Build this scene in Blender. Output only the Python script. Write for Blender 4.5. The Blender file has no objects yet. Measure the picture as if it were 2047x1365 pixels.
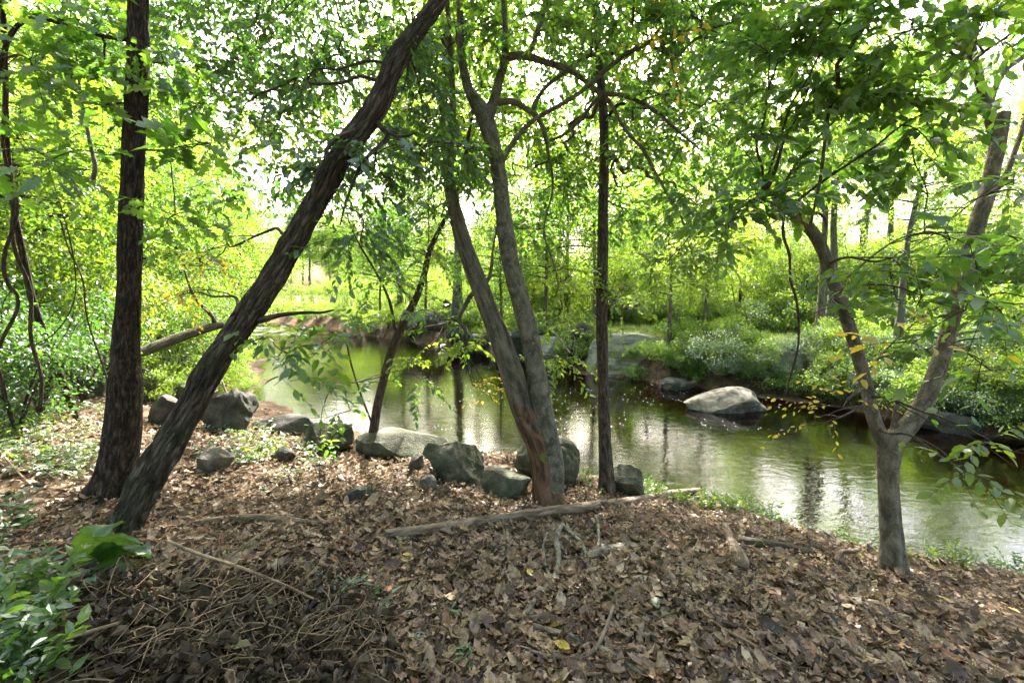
import bpy, bmesh, math, random
import numpy as np
from mathutils import Vector, noise as mnoise

# ------------------------------------------------------------------ camera, sky, sun, exposure
SC = bpy.context.scene
COL = SC.collection
IMG_W, IMG_H, FPX = 2047.0, 1365.0, 910.0
CAM = np.array([0.0, 0.0, 1.5])
PITCH = math.radians(5.8)
cam_data = bpy.data.cameras.new('camera')
cam_data.sensor_width = 36.0
cam_data.lens = 36.0 * FPX / IMG_W
cam_data.clip_start = 0.05
cam_data.clip_end = 2000.0
cam = bpy.data.objects.new('camera', cam_data)
COL.objects.link(cam)
cam.location = CAM
cam.rotation_euler = (math.pi / 2 - PITCH, 0, 0)
SC.camera = cam

SUN_EL, SUN_AZ = math.radians(46), math.radians(1)
w = bpy.data.worlds.new('World'); SC.world = w; w.use_nodes = True
nt = w.node_tree
sky = nt.nodes.new('ShaderNodeTexSky'); sky.sky_type = 'NISHITA'; sky.sun_disc = False
sky.sun_elevation = SUN_EL; sky.sun_rotation = SUN_AZ
sky.air_density = 1.0; sky.dust_density = 8.0; sky.ozone_density = .6
bg = nt.nodes['Background']; bg.inputs['Strength'].default_value = 0.15
nt.links.new(sky.outputs[0], bg.inputs[0])
sun_data = bpy.data.lights.new('sun', 'SUN'); sun_data.energy = 4.6; sun_data.angle = math.radians(0.55)
sun_data.color = (1.0, 0.94, 0.84)
sun = bpy.data.objects.new('sun', sun_data); COL.objects.link(sun)
SUN_DIR = Vector((math.sin(SUN_AZ) * math.cos(SUN_EL), math.cos(SUN_AZ) * math.cos(SUN_EL), math.sin(SUN_EL)))
sun.location = SUN_DIR * 60
sun.rotation_euler = SUN_DIR.to_track_quat('Z', 'Y').to_euler()
SC.view_settings.view_transform = 'Standard'
SC.view_settings.look = 'None'
SC.view_settings.gamma = 1.0
SC.view_settings.exposure = 2.72
cy = SC.cycles
cy.max_bounces = 7; cy.diffuse_bounces = 4; cy.glossy_bounces = 3; cy.transmission_bounces = 5
cy.transparent_max_bounces = 8; cy.use_denoising = True; cy.sample_clamp_indirect = 6.0
cy.caustics_reflective = False; cy.caustics_refractive = False
cy.use_adaptive_sampling = True; cy.adaptive_threshold = 0.02

rng = np.random.default_rng(11)
R = random.Random(7)

# ------------------------------------------------------------------ pixel <-> place
CP, SP = math.cos(PITCH), math.sin(PITCH)
def ray(px, py):
    xc = (px - IMG_W / 2) / FPX; yc = -(py - IMG_H / 2) / FPX
    return np.array([xc, CP + SP * yc, -SP + CP * yc])       # unit camera-axis depth
def at(px, py, d):
    return CAM + ray(px, py) * d
def project(P):
    q = np.asarray(P, float) - CAM
    dep = q[..., 1] * CP - q[..., 2] * SP
    up = q[..., 1] * SP + q[..., 2] * CP
    dd = np.where(dep > 0.05, dep, 0.05)
    return IMG_W / 2 + FPX * q[..., 0] / dd, IMG_H / 2 - FPX * up / dd, dep

# ------------------------------------------------------------------ the lie of the land
WL = -1.0
NEAR = np.array([(60, -42), (26, -13), (12, -2.2), (6.4, 2.0), (4.45, 3.7), (3.0, 4.55), (1.85, 5.3), (.9, 6.2), (-.5, 6.7), (-2.9, 8.0),
                 (-5.2, 9.6), (-7.2, 12.2), (-9.6, 17), (-12.6, 22), (-17, 28), (-24, 34), (-40, 42), (-90, 62)], float)
FAR = np.array([(75, -38), (40, -16), (22, -2.5), (14, 3.4), (8.9, 7.6), (8.0, 8.7), (6.9, 10.6), (4.1, 12.8), (1.4, 16.0), (-1.8, 20.5),
                (-6, 25.2), (-10.5, 29), (-16, 33), (-24, 38.5), (-40, 47), (-90, 68)], float)
def sdist(P, L):
    best = np.full(len(P), 1e9); sgn = np.ones(len(P))
    for a, b in zip(L[:-1], L[1:]):
        ab = b - a; t = np.clip(((P - a) @ ab) / (ab @ ab), 0, 1)
        d = P - a - t[:, None] * ab
        dist = np.hypot(d[:, 0], d[:, 1])
        cr = ab[0] * (P[:, 1] - a[1]) - ab[1] * (P[:, 0] - a[0])
        m = dist < best
        best = np.where(m, dist, best); sgn = np.where(m, np.sign(cr), sgn)
    return best * sgn
def sm(t):
    t = np.clip(t, 0, 1); return t * t * (3 - 2 * t)
def wav(x, y, f, ph):
    return np.sin(x * f + 1.7 * np.sin(y * f * .63 + ph) + ph) * np.sin(y * f * 1.13 + 1.3 * np.sin(x * f * .71 - ph) + 2.1 * ph)
def water_z(y):
    return WL + .55 * sm((y - 25) / 11.0)
def sides(x, y):
    P = np.stack([np.ravel(x), np.ravel(y)], 1).astype(float)
    return sdist(P, NEAR), -sdist(P, FAR)
def height(x, y):
    x = np.atleast_1d(np.asarray(x, float)); y = np.atleast_1d(np.asarray(y, float))
    n, f = sides(x, y)
    n = n + .18 * wav(x, y, 1.9, .4); f = f + .22 * wav(x, y, 1.6, 2.2)
    wz = water_z(y); up = wz - WL
    rough = .035 * wav(x, y, 2.1, 1.0) + .02 * wav(x, y, 4.7, 2.4) + .01 * wav(x, y, 9.3, .2)
    znear = wz + .42 * sm(n / 1.0) + (.38 - .7 * up) * sm((n - .3) / 3.2) + .25 * sm((n - 2.5) / 5) + .9 * sm((n - 9) / 25) + rough
    zfar = wz + .55 * sm(f / .45) + (.62 - up) * sm((f - .2) / 1.7) + .3 * sm((f - 1.5) / 9) + .5 * sm((f - 12) / 40) + rough * 1.3
    ins = np.minimum(-n, -f)
    zbed = wz - .42 * sm(ins / 1.6) + .05 * wav(x, y, 1.3, 3.3) + .03 * wav(x, y, 3.9, 1.2)
    return np.where(n > 0, znear, np.where(f > 0, zfar, zbed))
def hz(x, y): return float(height(x, y)[0])
_T = np.concatenate([np.arange(.6, 12, .12), np.arange(12, 150, .7)])
def ground(px, py, lift=0.0):
    d = ray(px, py)
    def first(T):
        P = CAM[None] + T[:, None] * d[None]; b = P[:, 2] < height(P[:, 0], P[:, 1]) + lift
        return (int(np.argmax(b)) if b.any() else len(T) - 1)
    i = first(_T); T2 = np.linspace(_T[max(i - 1, 0)], _T[i], 24); t = T2[first(T2)]
    return CAM + d * t, float(t)

# ------------------------------------------------------------------ mesh helpers
def props(o, label=None, cat=None, group=None, kind=None):
    if label: o['label'] = label
    if cat: o['category'] = cat
    if group: o['group'] = group
    if kind: o['kind'] = kind
    return o
def empty(name, loc, label, cat, group=None):
    o = bpy.data.objects.new(name, None); COL.objects.link(o)
    o.location = [float(v) for v in loc]; o.empty_display_size = .1
    return props(o, label, cat, group)
def make_mesh(name, V, polys, mat=None, uv=None, smooth=True):
    me = bpy.data.meshes.new(name)
    V = np.ascontiguousarray(V, np.float32)
    me.vertices.add(len(V)); me.vertices.foreach_set('co', V.ravel())
    polys = [np.asarray(p, np.int32) for p in polys if len(p)]
    loops = np.concatenate([p.ravel() for p in polys]); sizes = np.concatenate([np.full(len(p), p.shape[1], np.int32) for p in polys])
    me.loops.add(len(loops)); me.loops.foreach_set('vertex_index', loops)
    me.polygons.add(len(sizes))
    me.polygons.foreach_set('loop_start', np.concatenate([[0], np.cumsum(sizes)[:-1]]).astype(np.int32))
    me.polygons.foreach_set('loop_total', sizes)
    me.polygons.foreach_set('use_smooth', np.full(len(sizes), smooth))
    if uv is not None:
        l = me.uv_layers.new(name='UVMap'); l.data.foreach_set('uv', np.ascontiguousarray(uv, np.float32).ravel())
    me.update(calc_edges=True)
    if mat: me.materials.append(mat)
    return me
def link(name, me, parent=None, loc=None):
    o = bpy.data.objects.new(name, me); COL.objects.link(o)
    if parent is not None: o.parent = parent
    if loc is not None: o.location = [float(v) for v in loc]
    return o
class Geo:
    """collects vertices and faces (with uv) of one mesh"""
    def __init__(s): s.V = []; s.Q = []; s.UQ = []; s.T = []; s.UT = []; s.n = 0
    def add(s, V, Q=None, UQ=None, T=None, UT=None):
        V = np.asarray(V, float)
        if Q is not None and len(Q): s.Q.append(np.asarray(Q) + s.n); s.UQ.append(UQ if UQ is not None else np.zeros((len(Q), 4, 2)))
        if T is not None and len(T): s.T.append(np.asarray(T) + s.n); s.UT.append(UT if UT is not None else np.zeros((len(T), 3, 2)))
        s.V.append(V); s.n += len(V)
    def mesh(s, name, mat, origin=(0, 0, 0), smooth=True, uv=True):
        P = []; U = []
        if s.Q: P.append(np.concatenate(s.Q)); U.append(np.concatenate(s.UQ).reshape(-1, 2))
        if s.T: P.append(np.concatenate(s.T)); U.append(np.concatenate(s.UT).reshape(-1, 2))
        return make_mesh(name, np.concatenate(s.V) - np.asarray(origin, float), P, mat, np.concatenate(U) if uv else None, smooth)
def catmull(P, step):
    """P (n,k): position + radius; resampled smoothly"""
    P = np.asarray(P, float)
    if len(P) == 2: P = np.array([P[0], (P[0] + P[1]) / 2, P[1]])
    Q = np.concatenate([[2 * P[0] - P[1]], P, [2 * P[-1] - P[-2]]])
    out = []
    for i in range(1, len(Q) - 2):
        L = np.linalg.norm(Q[i + 1, :3] - Q[i, :3]); k = max(1, int(math.ceil(L / step)))
        t = (np.arange(k) / k)[:, None]
        a, b, c, d = Q[i - 1], Q[i], Q[i + 1], Q[i + 2]
        out.append(.5 * (2 * b + (c - a) * t + (2 * a - 5 * b + 4 * c - d) * t * t + (3 * b - a - 3 * c + d) * t ** 3))
    out.append(Q[-2][None])
    S = np.concatenate(out); S[:, 3] = np.maximum(S[:, 3], min(P[:, 3].min(), .001)); return S
def vnoise(u, v, seed, nu):
    """value noise, periodic in u with nu cells"""
    g = np.random.default_rng(seed).random((nu, 512))
    ui = np.floor(u).astype(int); vi = np.floor(v).astype(int); fu = u - ui; fv = v - vi
    fu = fu * fu * (3 - 2 * fu); fv = fv * fv * (3 - 2 * fv)
    a = g[ui % nu, vi % 512]; b = g[(ui + 1) % nu, vi % 512]; c = g[ui % nu, (vi + 1) % 512]; d = g[(ui + 1) % nu, (vi + 1) % 512]
    return (a * (1 - fu) + b * fu) * (1 - fv) + (c * (1 - fu) + d * fu) * fv
def tube(geo, S, nseg=8, ridge=0.0, lump=0.0, seed=0, cap=True, ridge_n=14, flute=None):
    """S (m,4) samples. ridge: bark relief, lump: larger swellings; flute(theta, s): extra relief factor"""
    m = len(S); P = S[:, :3]; r = S[:, 3]
    T = np.gradient(P, axis=0); T /= np.linalg.norm(T, axis=1)[:, None] + 1e-12
    ref = np.array([0, 0, 1.0]) if abs(T[0, 2]) < .8 else np.array([1.0, 0, 0])
    N = np.zeros_like(P); n = np.cross(T[0], ref); n /= np.linalg.norm(n); N[0] = n
    for i in range(1, m):
        n = n - T[i] * (n @ T[i]); n /= np.linalg.norm(n) + 1e-12; N[i] = n
    B = np.cross(T, N)
    s = np.concatenate([[0], np.cumsum(np.linalg.norm(np.diff(P, axis=0), axis=1))])
    th = np.arange(nseg) / nseg * 2 * math.pi
    TH, SS = np.meshgrid(th, s)
    rad = np.repeat(r[:, None], nseg, 1)
    if lump: rad = rad * (1 + lump * (vnoise(TH / (2 * math.pi) * 4, SS * 3.0, seed, 4) - .5) * 2 + lump * .6 * (vnoise(TH / (2 * math.pi) * 3, SS * 9.0, seed + 5, 3) - .5) * 2)
    if ridge:
        a = vnoise(TH / (2 * math.pi) * ridge_n + .8 * vnoise(TH / (2 * math.pi) * 5, SS * 3, seed + 2, 5), SS * 2.6 + .5 * np.sin(TH * 2), seed + 9, ridge_n)
        b = vnoise(TH / (2 * math.pi) * ridge_n * 2, SS * 9.0, seed + 3, ridge_n * 2)
        rad = rad + ridge * ((np.abs(a - .5) * 2) ** .7 - .5) + ridge * .6 * (b - .5)
    if flute is not None: rad = rad * flute(TH, SS)
    V = P[:, None] + rad[..., None] * (np.cos(TH)[..., None] * N[:, None] + np.sin(TH)[..., None] * B[:, None])
    i = np.arange(m - 1)[:, None]; j = np.arange(nseg)[None]; j2 = (j + 1) % nseg
    Q = np.stack([i * nseg + j, i * nseg + j2, (i + 1) * nseg + j2, (i + 1) * nseg + j], -1).reshape(-1, 4)
    circ = 2 * math.pi * max(float(np.mean(r)), 1e-3)
    u0 = np.broadcast_to(j / nseg * circ, (m - 1, nseg)); u1 = np.broadcast_to((j + 1) / nseg * circ, (m - 1, nseg))
    v0 = np.broadcast_to(s[:-1, None], (m - 1, nseg)); v1 = np.broadcast_to(s[1:, None], (m - 1, nseg))
    UQ = np.stack([np.stack([u0, v0], -1), np.stack([u1, v0], -1), np.stack([u1, v1], -1), np.stack([u0, v1], -1)], 2).reshape(-1, 4, 2)
    V = V.reshape(-1, 3); Tt = None
    if cap:
        V = np.concatenate([V, [P[0] - T[0] * r[0] * .2, P[-1] + T[-1] * r[-1] * .35]])
        k = m * nseg; jj = np.arange(nseg); jn = (jj + 1) % nseg
        Tt = np.concatenate([np.stack([jn, jj, np.full(nseg, k)], 1), np.stack([(m - 1) * nseg + jj, (m - 1) * nseg + jn, np.full(nseg, k + 1)], 1)])
    geo.add(V, Q, UQ, Tt)

# leaf outlines: x along the midrib 0..1, y half width
def leaf_template(outline, fold=.16, droop=.10, wob=0.0, seed=0):
    o = np.array(outline, float); n = len(o); rg = np.random.default_rng(seed)
    mid = np.stack([o[:, 0] * np.linspace(.0, 1, n) ** .0, np.zeros(n)], 1)
    def z(x, y): return fold * np.abs(y) - droop * (x - .35) ** 2 * np.sign(x - .35)
    V = []
    for x, y in mid: V.append((x, 0, z(x, 0)))
    for sgn in (1, -1):
        for x, y in o: V.append((x, sgn * y, z(x, y) + wob * (rg.random() - .5)))
    T = []
    for k, off in ((0, n), (1, 2 * n)):
        for i in range(n - 1):
            q = [i, i + 1, off + i + 1, off + i]
            if k: q = q[::-1]
            if o[i, 1] > 1e-6: T.append((q[0], q[1], q[2]) if not k else (q[1], q[2], q[3])); 
            if o[i, 1] > 1e-6: T.append((q[0], q[2], q[3]) if not k else (q[0], q[1], q[3]))
            else: T.append((q[0], q[1], q[2]) if not k else (q[1], q[2], q[3]))
    return np.array(V), np.array(T)
OVAL = [(0, 0), (.22, .19), (.5, .25), (.78, .15), (1, 0)]
def simple_leaf(fold=.18, droop=.12, wide=.25):
    V = np.array([(0, 0, 0), (.28, wide * .86, fold * wide), (.66, wide * .8, fold * wide - .02), (1, 0, -droop),
                  (.66, -wide * .8, fold * wide - .02), (.28, -wide * .86, fold * wide), (.47, 0, -.005)])
    T = np.array([(0, 6, 1), (1, 6, 2), (2, 6, 3), (3, 6, 4), (4, 6, 5), (5, 6, 0)])
    return V, T
def quad_leaf(wide=.3, fold=.1):
    V = np.array([(0, 0, 0), (.45, wide, fold), (1, 0, -.1), (.45, -wide, fold)])
    return V, np.array([(0, 2, 1), (0, 3, 2)])
OAK = [(0, .012), (.10, .02), (.18, .13), (.25, .17), (.30, .07), (.40, .20), (.50, .29), (.54, .12), (.64, .22), (.74, .25), (.77, .09), (.88, .14), (.95, .06), (1, 0)]
def unit(a): return a / (np.linalg.norm(a, axis=-1, keepdims=True) + 1e-12)
def frames(X, Nn):
    X = unit(X); Y = unit(np.cross(Nn, X)); Z = np.cross(X, Y); return X, Y, Z
def leaf_geo(tpl, P, X, Nn, S):
    tv, tt = tpl; X, Y, Z = frames(X, Nn); S = np.asarray(S)[:, None, None]
    V = P[:, None] + S * (tv[None, :, 0:1] * X[:, None] + tv[None, :, 1:2] * Y[:, None] + tv[None, :, 2:3] * Z[:, None])
    T = tt[None] + (np.arange(len(P)) * len(tv))[:, None, None]
    return V.reshape(-1, 3), T.reshape(-1, 3)
def leaf_mesh(name, tpls, P, X, Nn, S, mat, origin=(0, 0, 0), smooth=False):
    g = Geo(); idx = np.arange(len(P)) % len(tpls)
    for k, t in enumerate(tpls):
        m = idx == k
        if m.any():
            V, T = leaf_geo(t, P[m], X[m], Nn[m], S[m]); g.add(V, T=T)
    return g.mesh(name, mat, origin, smooth, uv=False)
def leaf_objects(name, meshes, P, X, Nn, S, parent, origin):
    from mathutils import Matrix
    X, Y, Z = frames(X, Nn)
    for i in range(len(P)):
        o = link(name, meshes[i % len(meshes)], parent); s = float(S[i]); p = P[i] - origin
        o.matrix_local = Matrix(((X[i, 0] * s, Y[i, 0] * s, Z[i, 0] * s, p[0]), (X[i, 1] * s, Y[i, 1] * s, Z[i, 1] * s, p[1]),
                                 (X[i, 2] * s, Y[i, 2] * s, Z[i, 2] * s, p[2]), (0, 0, 0, 1)))

# ------------------------------------------------------------------ materials
def new_mat(name):
    m = bpy.data.materials.new(name); m.use_nodes = True
    t = m.node_tree; t.nodes.clear()
    out = t.nodes.new('ShaderNodeOutputMaterial'); return m, t, out
def N(t, kind, **kw):
    n = t.nodes.new(kind)
    for k, v in kw.items():
        if k in n.inputs: n.inputs[k].default_value = v
        else: setattr(n, k, v)
    return n
def ramp(t, fac, stops, interp='LINEAR'):
    n = t.nodes.new('ShaderNodeValToRGB'); e = n.color_ramp.elements; n.color_ramp.interpolation = interp
    while len(e) < len(stops): e.new(.5)
    for q, (p, c) in zip(e, stops): q.position = p; q.color = (*c, 1) if len(c) == 3 else c
    t.links.new(fac, n.inputs[0]); return n.outputs[0]
def g3(v): return (v, v, v)
def island_random(t):
    geo = N(t, 'ShaderNodeNewGeometry'); oi = N(t, 'ShaderNodeObjectInfo')
    a = N(t, 'ShaderNodeMath', operation='ADD'); t.links.new(geo.outputs['Random Per Island'], a.inputs[0]); t.links.new(oi.outputs['Random'], a.inputs[1])
    f = N(t, 'ShaderNodeMath', operation='FRACT'); t.links.new(a.outputs[0], f.inputs[0]); return f.outputs[0]
def leaf_mat(name, refl, trans, mix=.5, gloss=.06, stain=0):
    m, t, out = new_mat(name); rnd = island_random(t)
    if not stain:
        gp0 = N(t, 'ShaderNodeNewGeometry'); nz = N(t, 'ShaderNodeTexNoise', Scale=1.7, Detail=2.0); t.links.new(gp0.outputs['Position'], nz.inputs['Vector'])
        mr = N(t, 'ShaderNodeMapRange'); mr.inputs[1].default_value = .3; mr.inputs[2].default_value = .7; t.links.new(nz.outputs[0], mr.inputs[0])
        mz = N(t, 'ShaderNodeMix', data_type='FLOAT'); mz.inputs[0].default_value = .45; t.links.new(rnd, mz.inputs[2]); t.links.new(mr.outputs[0], mz.inputs[3]); rnd = mz.outputs[0]
    cr = ramp(t, rnd, refl); ct = ramp(t, rnd, trans)
    if stain:
        geo = N(t, 'ShaderNodeNewGeometry'); ns = N(t, 'ShaderNodeTexNoise', Scale=38.0, Detail=5.0, Roughness=.7); t.links.new(geo.outputs['Position'], ns.inputs['Vector'])
        mu = N(t, 'ShaderNodeMix', data_type='RGBA', blend_type='MULTIPLY'); mu.inputs[0].default_value = 1.0; t.links.new(cr, mu.inputs[6])
        t.links.new(ramp(t, ns.outputs[0], [(.36, g3(1 - stain)), (.52, g3(1)), (.68, g3(1 + stain * .5))]), mu.inputs[7]); cr = mu.outputs[2]
    d = N(t, 'ShaderNodeBsdfDiffuse'); tr = N(t, 'ShaderNodeBsdfTranslucent'); g = N(t, 'ShaderNodeBsdfGlossy', Roughness=.38)
    g.inputs['Color'].default_value = (.9, .95, 1, 1)
    t.links.new(cr, d.inputs[0]); t.links.new(ct, tr.inputs[0])
    a = N(t, 'ShaderNodeMixShader', Fac=mix); t.links.new(d.outputs[0], a.inputs[1]); t.links.new(tr.outputs[0], a.inputs[2])
    b = N(t, 'ShaderNodeMixShader', Fac=gloss); t.links.new(a.outputs[0], b.inputs[1]); t.links.new(g.outputs[0], b.inputs[2])
    t.links.new(b.outputs[0], out.inputs[0]); return m
GREEN_R = [(0, (.035, .085, .012)), (.35, (.055, .12, .016)), (.7, (.085, .155, .02)), (.93, (.12, .18, .025)), (1, (.28, .2, .03))]
GREEN_T = [(0, (.07, .19, .015)), (.35, (.14, .31, .02)), (.7, (.22, .40, .03)), (.93, (.34, .46, .04)), (1, (.55, .42, .03))]
M_LEAF = leaf_mat('leaf_green', GREEN_R, GREEN_T, .6)
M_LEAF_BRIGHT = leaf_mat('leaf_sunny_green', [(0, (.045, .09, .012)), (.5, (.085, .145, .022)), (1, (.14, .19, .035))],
                         [(0, (.16, .32, .018)), (.5, (.30, .47, .025)), (1, (.45, .55, .04))], .58)  # lighter green; part of the sunlit brightness sits in this colour
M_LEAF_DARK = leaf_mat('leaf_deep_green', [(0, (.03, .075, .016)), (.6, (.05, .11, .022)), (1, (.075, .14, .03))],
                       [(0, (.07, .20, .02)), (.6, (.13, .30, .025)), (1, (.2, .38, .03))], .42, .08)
M_LEAF_FAR = leaf_mat('leaf_far_green', [(0, (.05, .11, .016)), (.5, (.08, .15, .02)), (.95, (.12, .18, .03)), (1, (.22, .18, .04))],
                      [(0, (.12, .27, .02)), (.5, (.24, .41, .03)), (.95, (.38, .5, .05)), (1, (.5, .42, .05))], .55, .05)
M_LEAF_YELLOW = leaf_mat('leaf_autumn_yellow', [(0, (.5, .36, .03)), (.8, (.6, .46, .05)), (1, (.45, .2, .02))],
                         [(0, (.8, .6, .03)), (.8, (.85, .7, .06)), (1, (.7, .3, .02))], .5)
M_LEAF_PALE = leaf_mat('leaf_pale_grey_green', [(0, (.10, .16, .07)), (.6, (.16, .23, .11)), (1, (.22, .28, .14))],
                       [(0, (.18, .3, .08)), (.6, (.28, .42, .12)), (1, (.36, .48, .16))], .4, .1)
M_WHITE_FLOWER = leaf_mat('flower_white', [(0, (.6, .62, .55)), (1, (.75, .76, .7))], [(0, (.6, .6, .5)), (1, (.7, .7, .6))], .3)
LITTER = [(0, (.036, .023, .014)), (.18, (.09, .059, .037)), (.36, (.178, .123, .077)), (.54, (.268, .193, .122)), (.74, (.355, .267, .175)), (.86, (.2, .1, .05)), (.94, (.45, .36, .25)), (1, (.32, .23, .08))]
M_LITTER = leaf_mat('dead_leaf', LITTER, [(p, tuple(min(1, c * 1.25) for c in col)) for p, col in LITTER], .2, .025, .6)
M_DARK_LITTER = leaf_mat('withered_leaf', [(0, (.028, .02, .014)), (.5, (.075, .055, .038)), (.85, (.16, .125, .085)), (1, (.1, .1, .045))],
                         [(0, (.03, .02, .01)), (1, (.12, .09, .05))], .15, .015, .5)
def bark_mat(name, dark, mid, light, us=38, vs=5, bump=.6, patch=None, patch_at=.6, pscale=3.0, lich=None, low=None, plates=0):
    m, t, out = new_mat(name)
    uv = N(t, 'ShaderNodeUVMap'); mp = N(t, 'ShaderNodeMapping'); mp.inputs['Scale'].default_value = (us, vs, 1)
    t.links.new(uv.outputs[0], mp.inputs[0])
    n1 = N(t, 'ShaderNodeTexNoise', Scale=1.0, Detail=6.0, Roughness=.62, Distortion=.5); t.links.new(mp.outputs[0], n1.inputs['Vector'])
    geo = N(t, 'ShaderNodeNewGeometry')
    n2 = N(t, 'ShaderNodeTexNoise', Scale=pscale, Detail=5.0, Roughness=.6); t.links.new(geo.outputs['Position'], n2.inputs['Vector'])
    n3 = N(t, 'ShaderNodeTexNoise', Scale=55.0, Detail=3.0, Roughness=.6); t.links.new(geo.outputs['Position'], n3.inputs['Vector'])
    c = ramp(t, n1.outputs[0], [(.36, dark), (.5, mid), (.64, light)])
    def over(c, fac, col):
        mx = N(t, 'ShaderNodeMix', data_type='RGBA'); t.links.new(fac, mx.inputs[0]); t.links.new(c, mx.inputs[6]); mx.inputs[7].default_value = (*col, 1); return mx.outputs[2]
    if patch: c = over(c, ramp(t, n2.outputs[0], [(patch_at - .06, g3(0)), (patch_at + .08, g3(.75))]), patch)
    if lich: c = over(c, ramp(t, n3.outputs[0], [(.6, g3(0)), (.68, g3(.7))]), lich)
    if low:
        sx = N(t, 'ShaderNodeSeparateXYZ'); t.links.new(uv.outputs[0], sx.inputs[0])
        ad = N(t, 'ShaderNodeMath', operation='MULTIPLY_ADD'); ad.inputs[1].default_value = 2.2; t.links.new(n2.outputs[0], ad.inputs[0]); 
        t.links.new(sx.outputs[1], ad.inputs[2])
        mu = N(t, 'ShaderNodeMath', operation='MULTIPLY'); mu.inputs[1].default_value = .4; t.links.new(ad.outputs[0], mu.inputs[0])
        mm = N(t, 'ShaderNodeMix', data_type='RGBA'); t.links.new(ramp(t, mu.outputs[0], [(low[1], g3(.9)), (low[1] + .06, g3(0))]), mm.inputs[0]); t.links.new(c, mm.inputs[6])
        t.links.new(ramp(t, n1.outputs[0], [(.38, tuple(v * .35 for v in low[0])), (.5, low[0]), (.62, tuple(v * 1.7 for v in low[0]))]), mm.inputs[7]); c = mm.outputs[2]
    b = N(t, 'ShaderNodeBsdfPrincipled', Roughness=.9); b.inputs['Specular IOR Level'].default_value = .25
    t.links.new(c, b.inputs['Base Color'])
    mxh = N(t, 'ShaderNodeMath', operation='MULTIPLY_ADD'); mxh.inputs[1].default_value = .25
    t.links.new(n3.outputs[0], mxh.inputs[0]); t.links.new(n1.outputs[0], mxh.inputs[2])
    if plates:
        m2 = N(t, 'ShaderNodeMapping'); m2.inputs['Scale'].default_value = (us * .9, vs * 1.1, 1); t.links.new(uv.outputs[0], m2.inputs[0])
        sc3 = N(t, 'ShaderNodeVectorMath', operation='SCALE'); sc3.inputs['Scale'].default_value = 2.6; t.links.new(n1.outputs['Color'], sc3.inputs[0])
        wn = N(t, 'ShaderNodeMix', data_type='RGBA', blend_type='ADD'); wn.inputs[0].default_value = 1.0; t.links.new(m2.outputs[0], wn.inputs[6]); t.links.new(sc3.outputs[0], wn.inputs[7])
        vo = N(t, 'ShaderNodeTexVoronoi', feature='DISTANCE_TO_EDGE', Scale=1.0); t.links.new(wn.outputs[2], vo.inputs['Vector'])
        pr = ramp(t, vo.outputs[0], [(.0, g3(0)), (.16, g3(.8)), (.5, g3(1))])
        a2 = N(t, 'ShaderNodeMath', operation='MULTIPLY_ADD'); a2.inputs[1].default_value = plates; t.links.new(pr, a2.inputs[0]); t.links.new(mxh.outputs[0], a2.inputs[2]); mxh = a2
        mc = N(t, 'ShaderNodeMix', data_type='RGBA', blend_type='MULTIPLY'); mc.inputs[0].default_value = .5; t.links.new(c, mc.inputs[6]); t.links.new(pr, mc.inputs[7]); t.links.new(mc.outputs[2], b.inputs['Base Color'])
    bp = N(t, 'ShaderNodeBump', Strength=min(1, bump * 1.3), Distance=.045); t.links.new(mxh.outputs[0], bp.inputs['Height']); t.links.new(bp.outputs[0], b.inputs['Normal'])
    t.links.new(b.outputs[0], out.inputs[0]); return m
M_BARK_BROWN = bark_mat('bark_dark_brown', (.018, .013, .010), (.070, .050, .038), (.16, .12, .092), 52, 9, .9, (.085, .045, .03), .62, lich=(.13, .13, .1), plates=.5)
M_BARK_SHAGGY = bark_mat('bark_shaggy_grey', (.026, .02, .016), (.115, .09, .071), (.235, .192, .155), 42, 5, 1.0, (.10, .10, .06), .55, 2.2, (.17, .165, .13), plates=.6)
M_BARK_SMOOTH = bark_mat('bark_smooth_grey_green', (.07, .066, .047), (.13, .12, .09), (.19, .178, .135), 18, 8, .5, (.042, .046, .028), .56, 9.0, (.3, .3, .25))
M_BARK_PEEL = bark_mat('bark_smooth_peeling_base', (.05, .043, .032), (.13, .115, .086), (.2, .18, .14), 26, 3.5, .9, (.05, .053, .034), .6, 7.0, (.24, .24, .19), ((.13, .07, .042), .78))
M_BARK_POLE = bark_mat('bark_fine_brown', (.03, .022, .017), (.078, .059, .046), (.145, .114, .088), 60, 11, .8, (.06, .058, .04), .62)
M_BARK_PALE = bark_mat('bark_pale_tan', (.07, .06, .046), (.15, .13, .10), (.23, .2, .16), 20, 7, .6, (.085, .075, .05), .56, 6.0, (.28, .265, .215))
M_BARK_FAR = bark_mat('bark_far', (.06, .05, .04), (.13, .11, .09), (.21, .185, .155), 18, 4, .5, (.12, .125, .09), .55)
M_TWIG = bark_mat('bark_twig', (.03, .024, .018), (.06, .047, .036), (.10, .08, .06), 30, 20, .3)
M_STICK = bark_mat('dead_wood', (.09, .065, .045), (.2, .15, .105), (.31, .25, .185), 30, 5, .7, (.13, .12, .085), .6, 8.0)
M_LICHEN = bark_mat('lichened_stick', (.08, .07, .05), (.21, .19, .14), (.34, .325, .26), 30, 12, .7, (.16, .175, .12), .58, 14.0)
M_STALK = bark_mat('dry_stalk', (.09, .06, .038), (.2, .145, .09), (.33, .255, .165), 40, 8, .2)
M_ROTTEN = bark_mat('rotten_log', (.035, .028, .021), (.08, .065, .05), (.15, .125, .1), 26, 4, .9, (.06, .075, .03), .55, 5.0)

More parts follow.
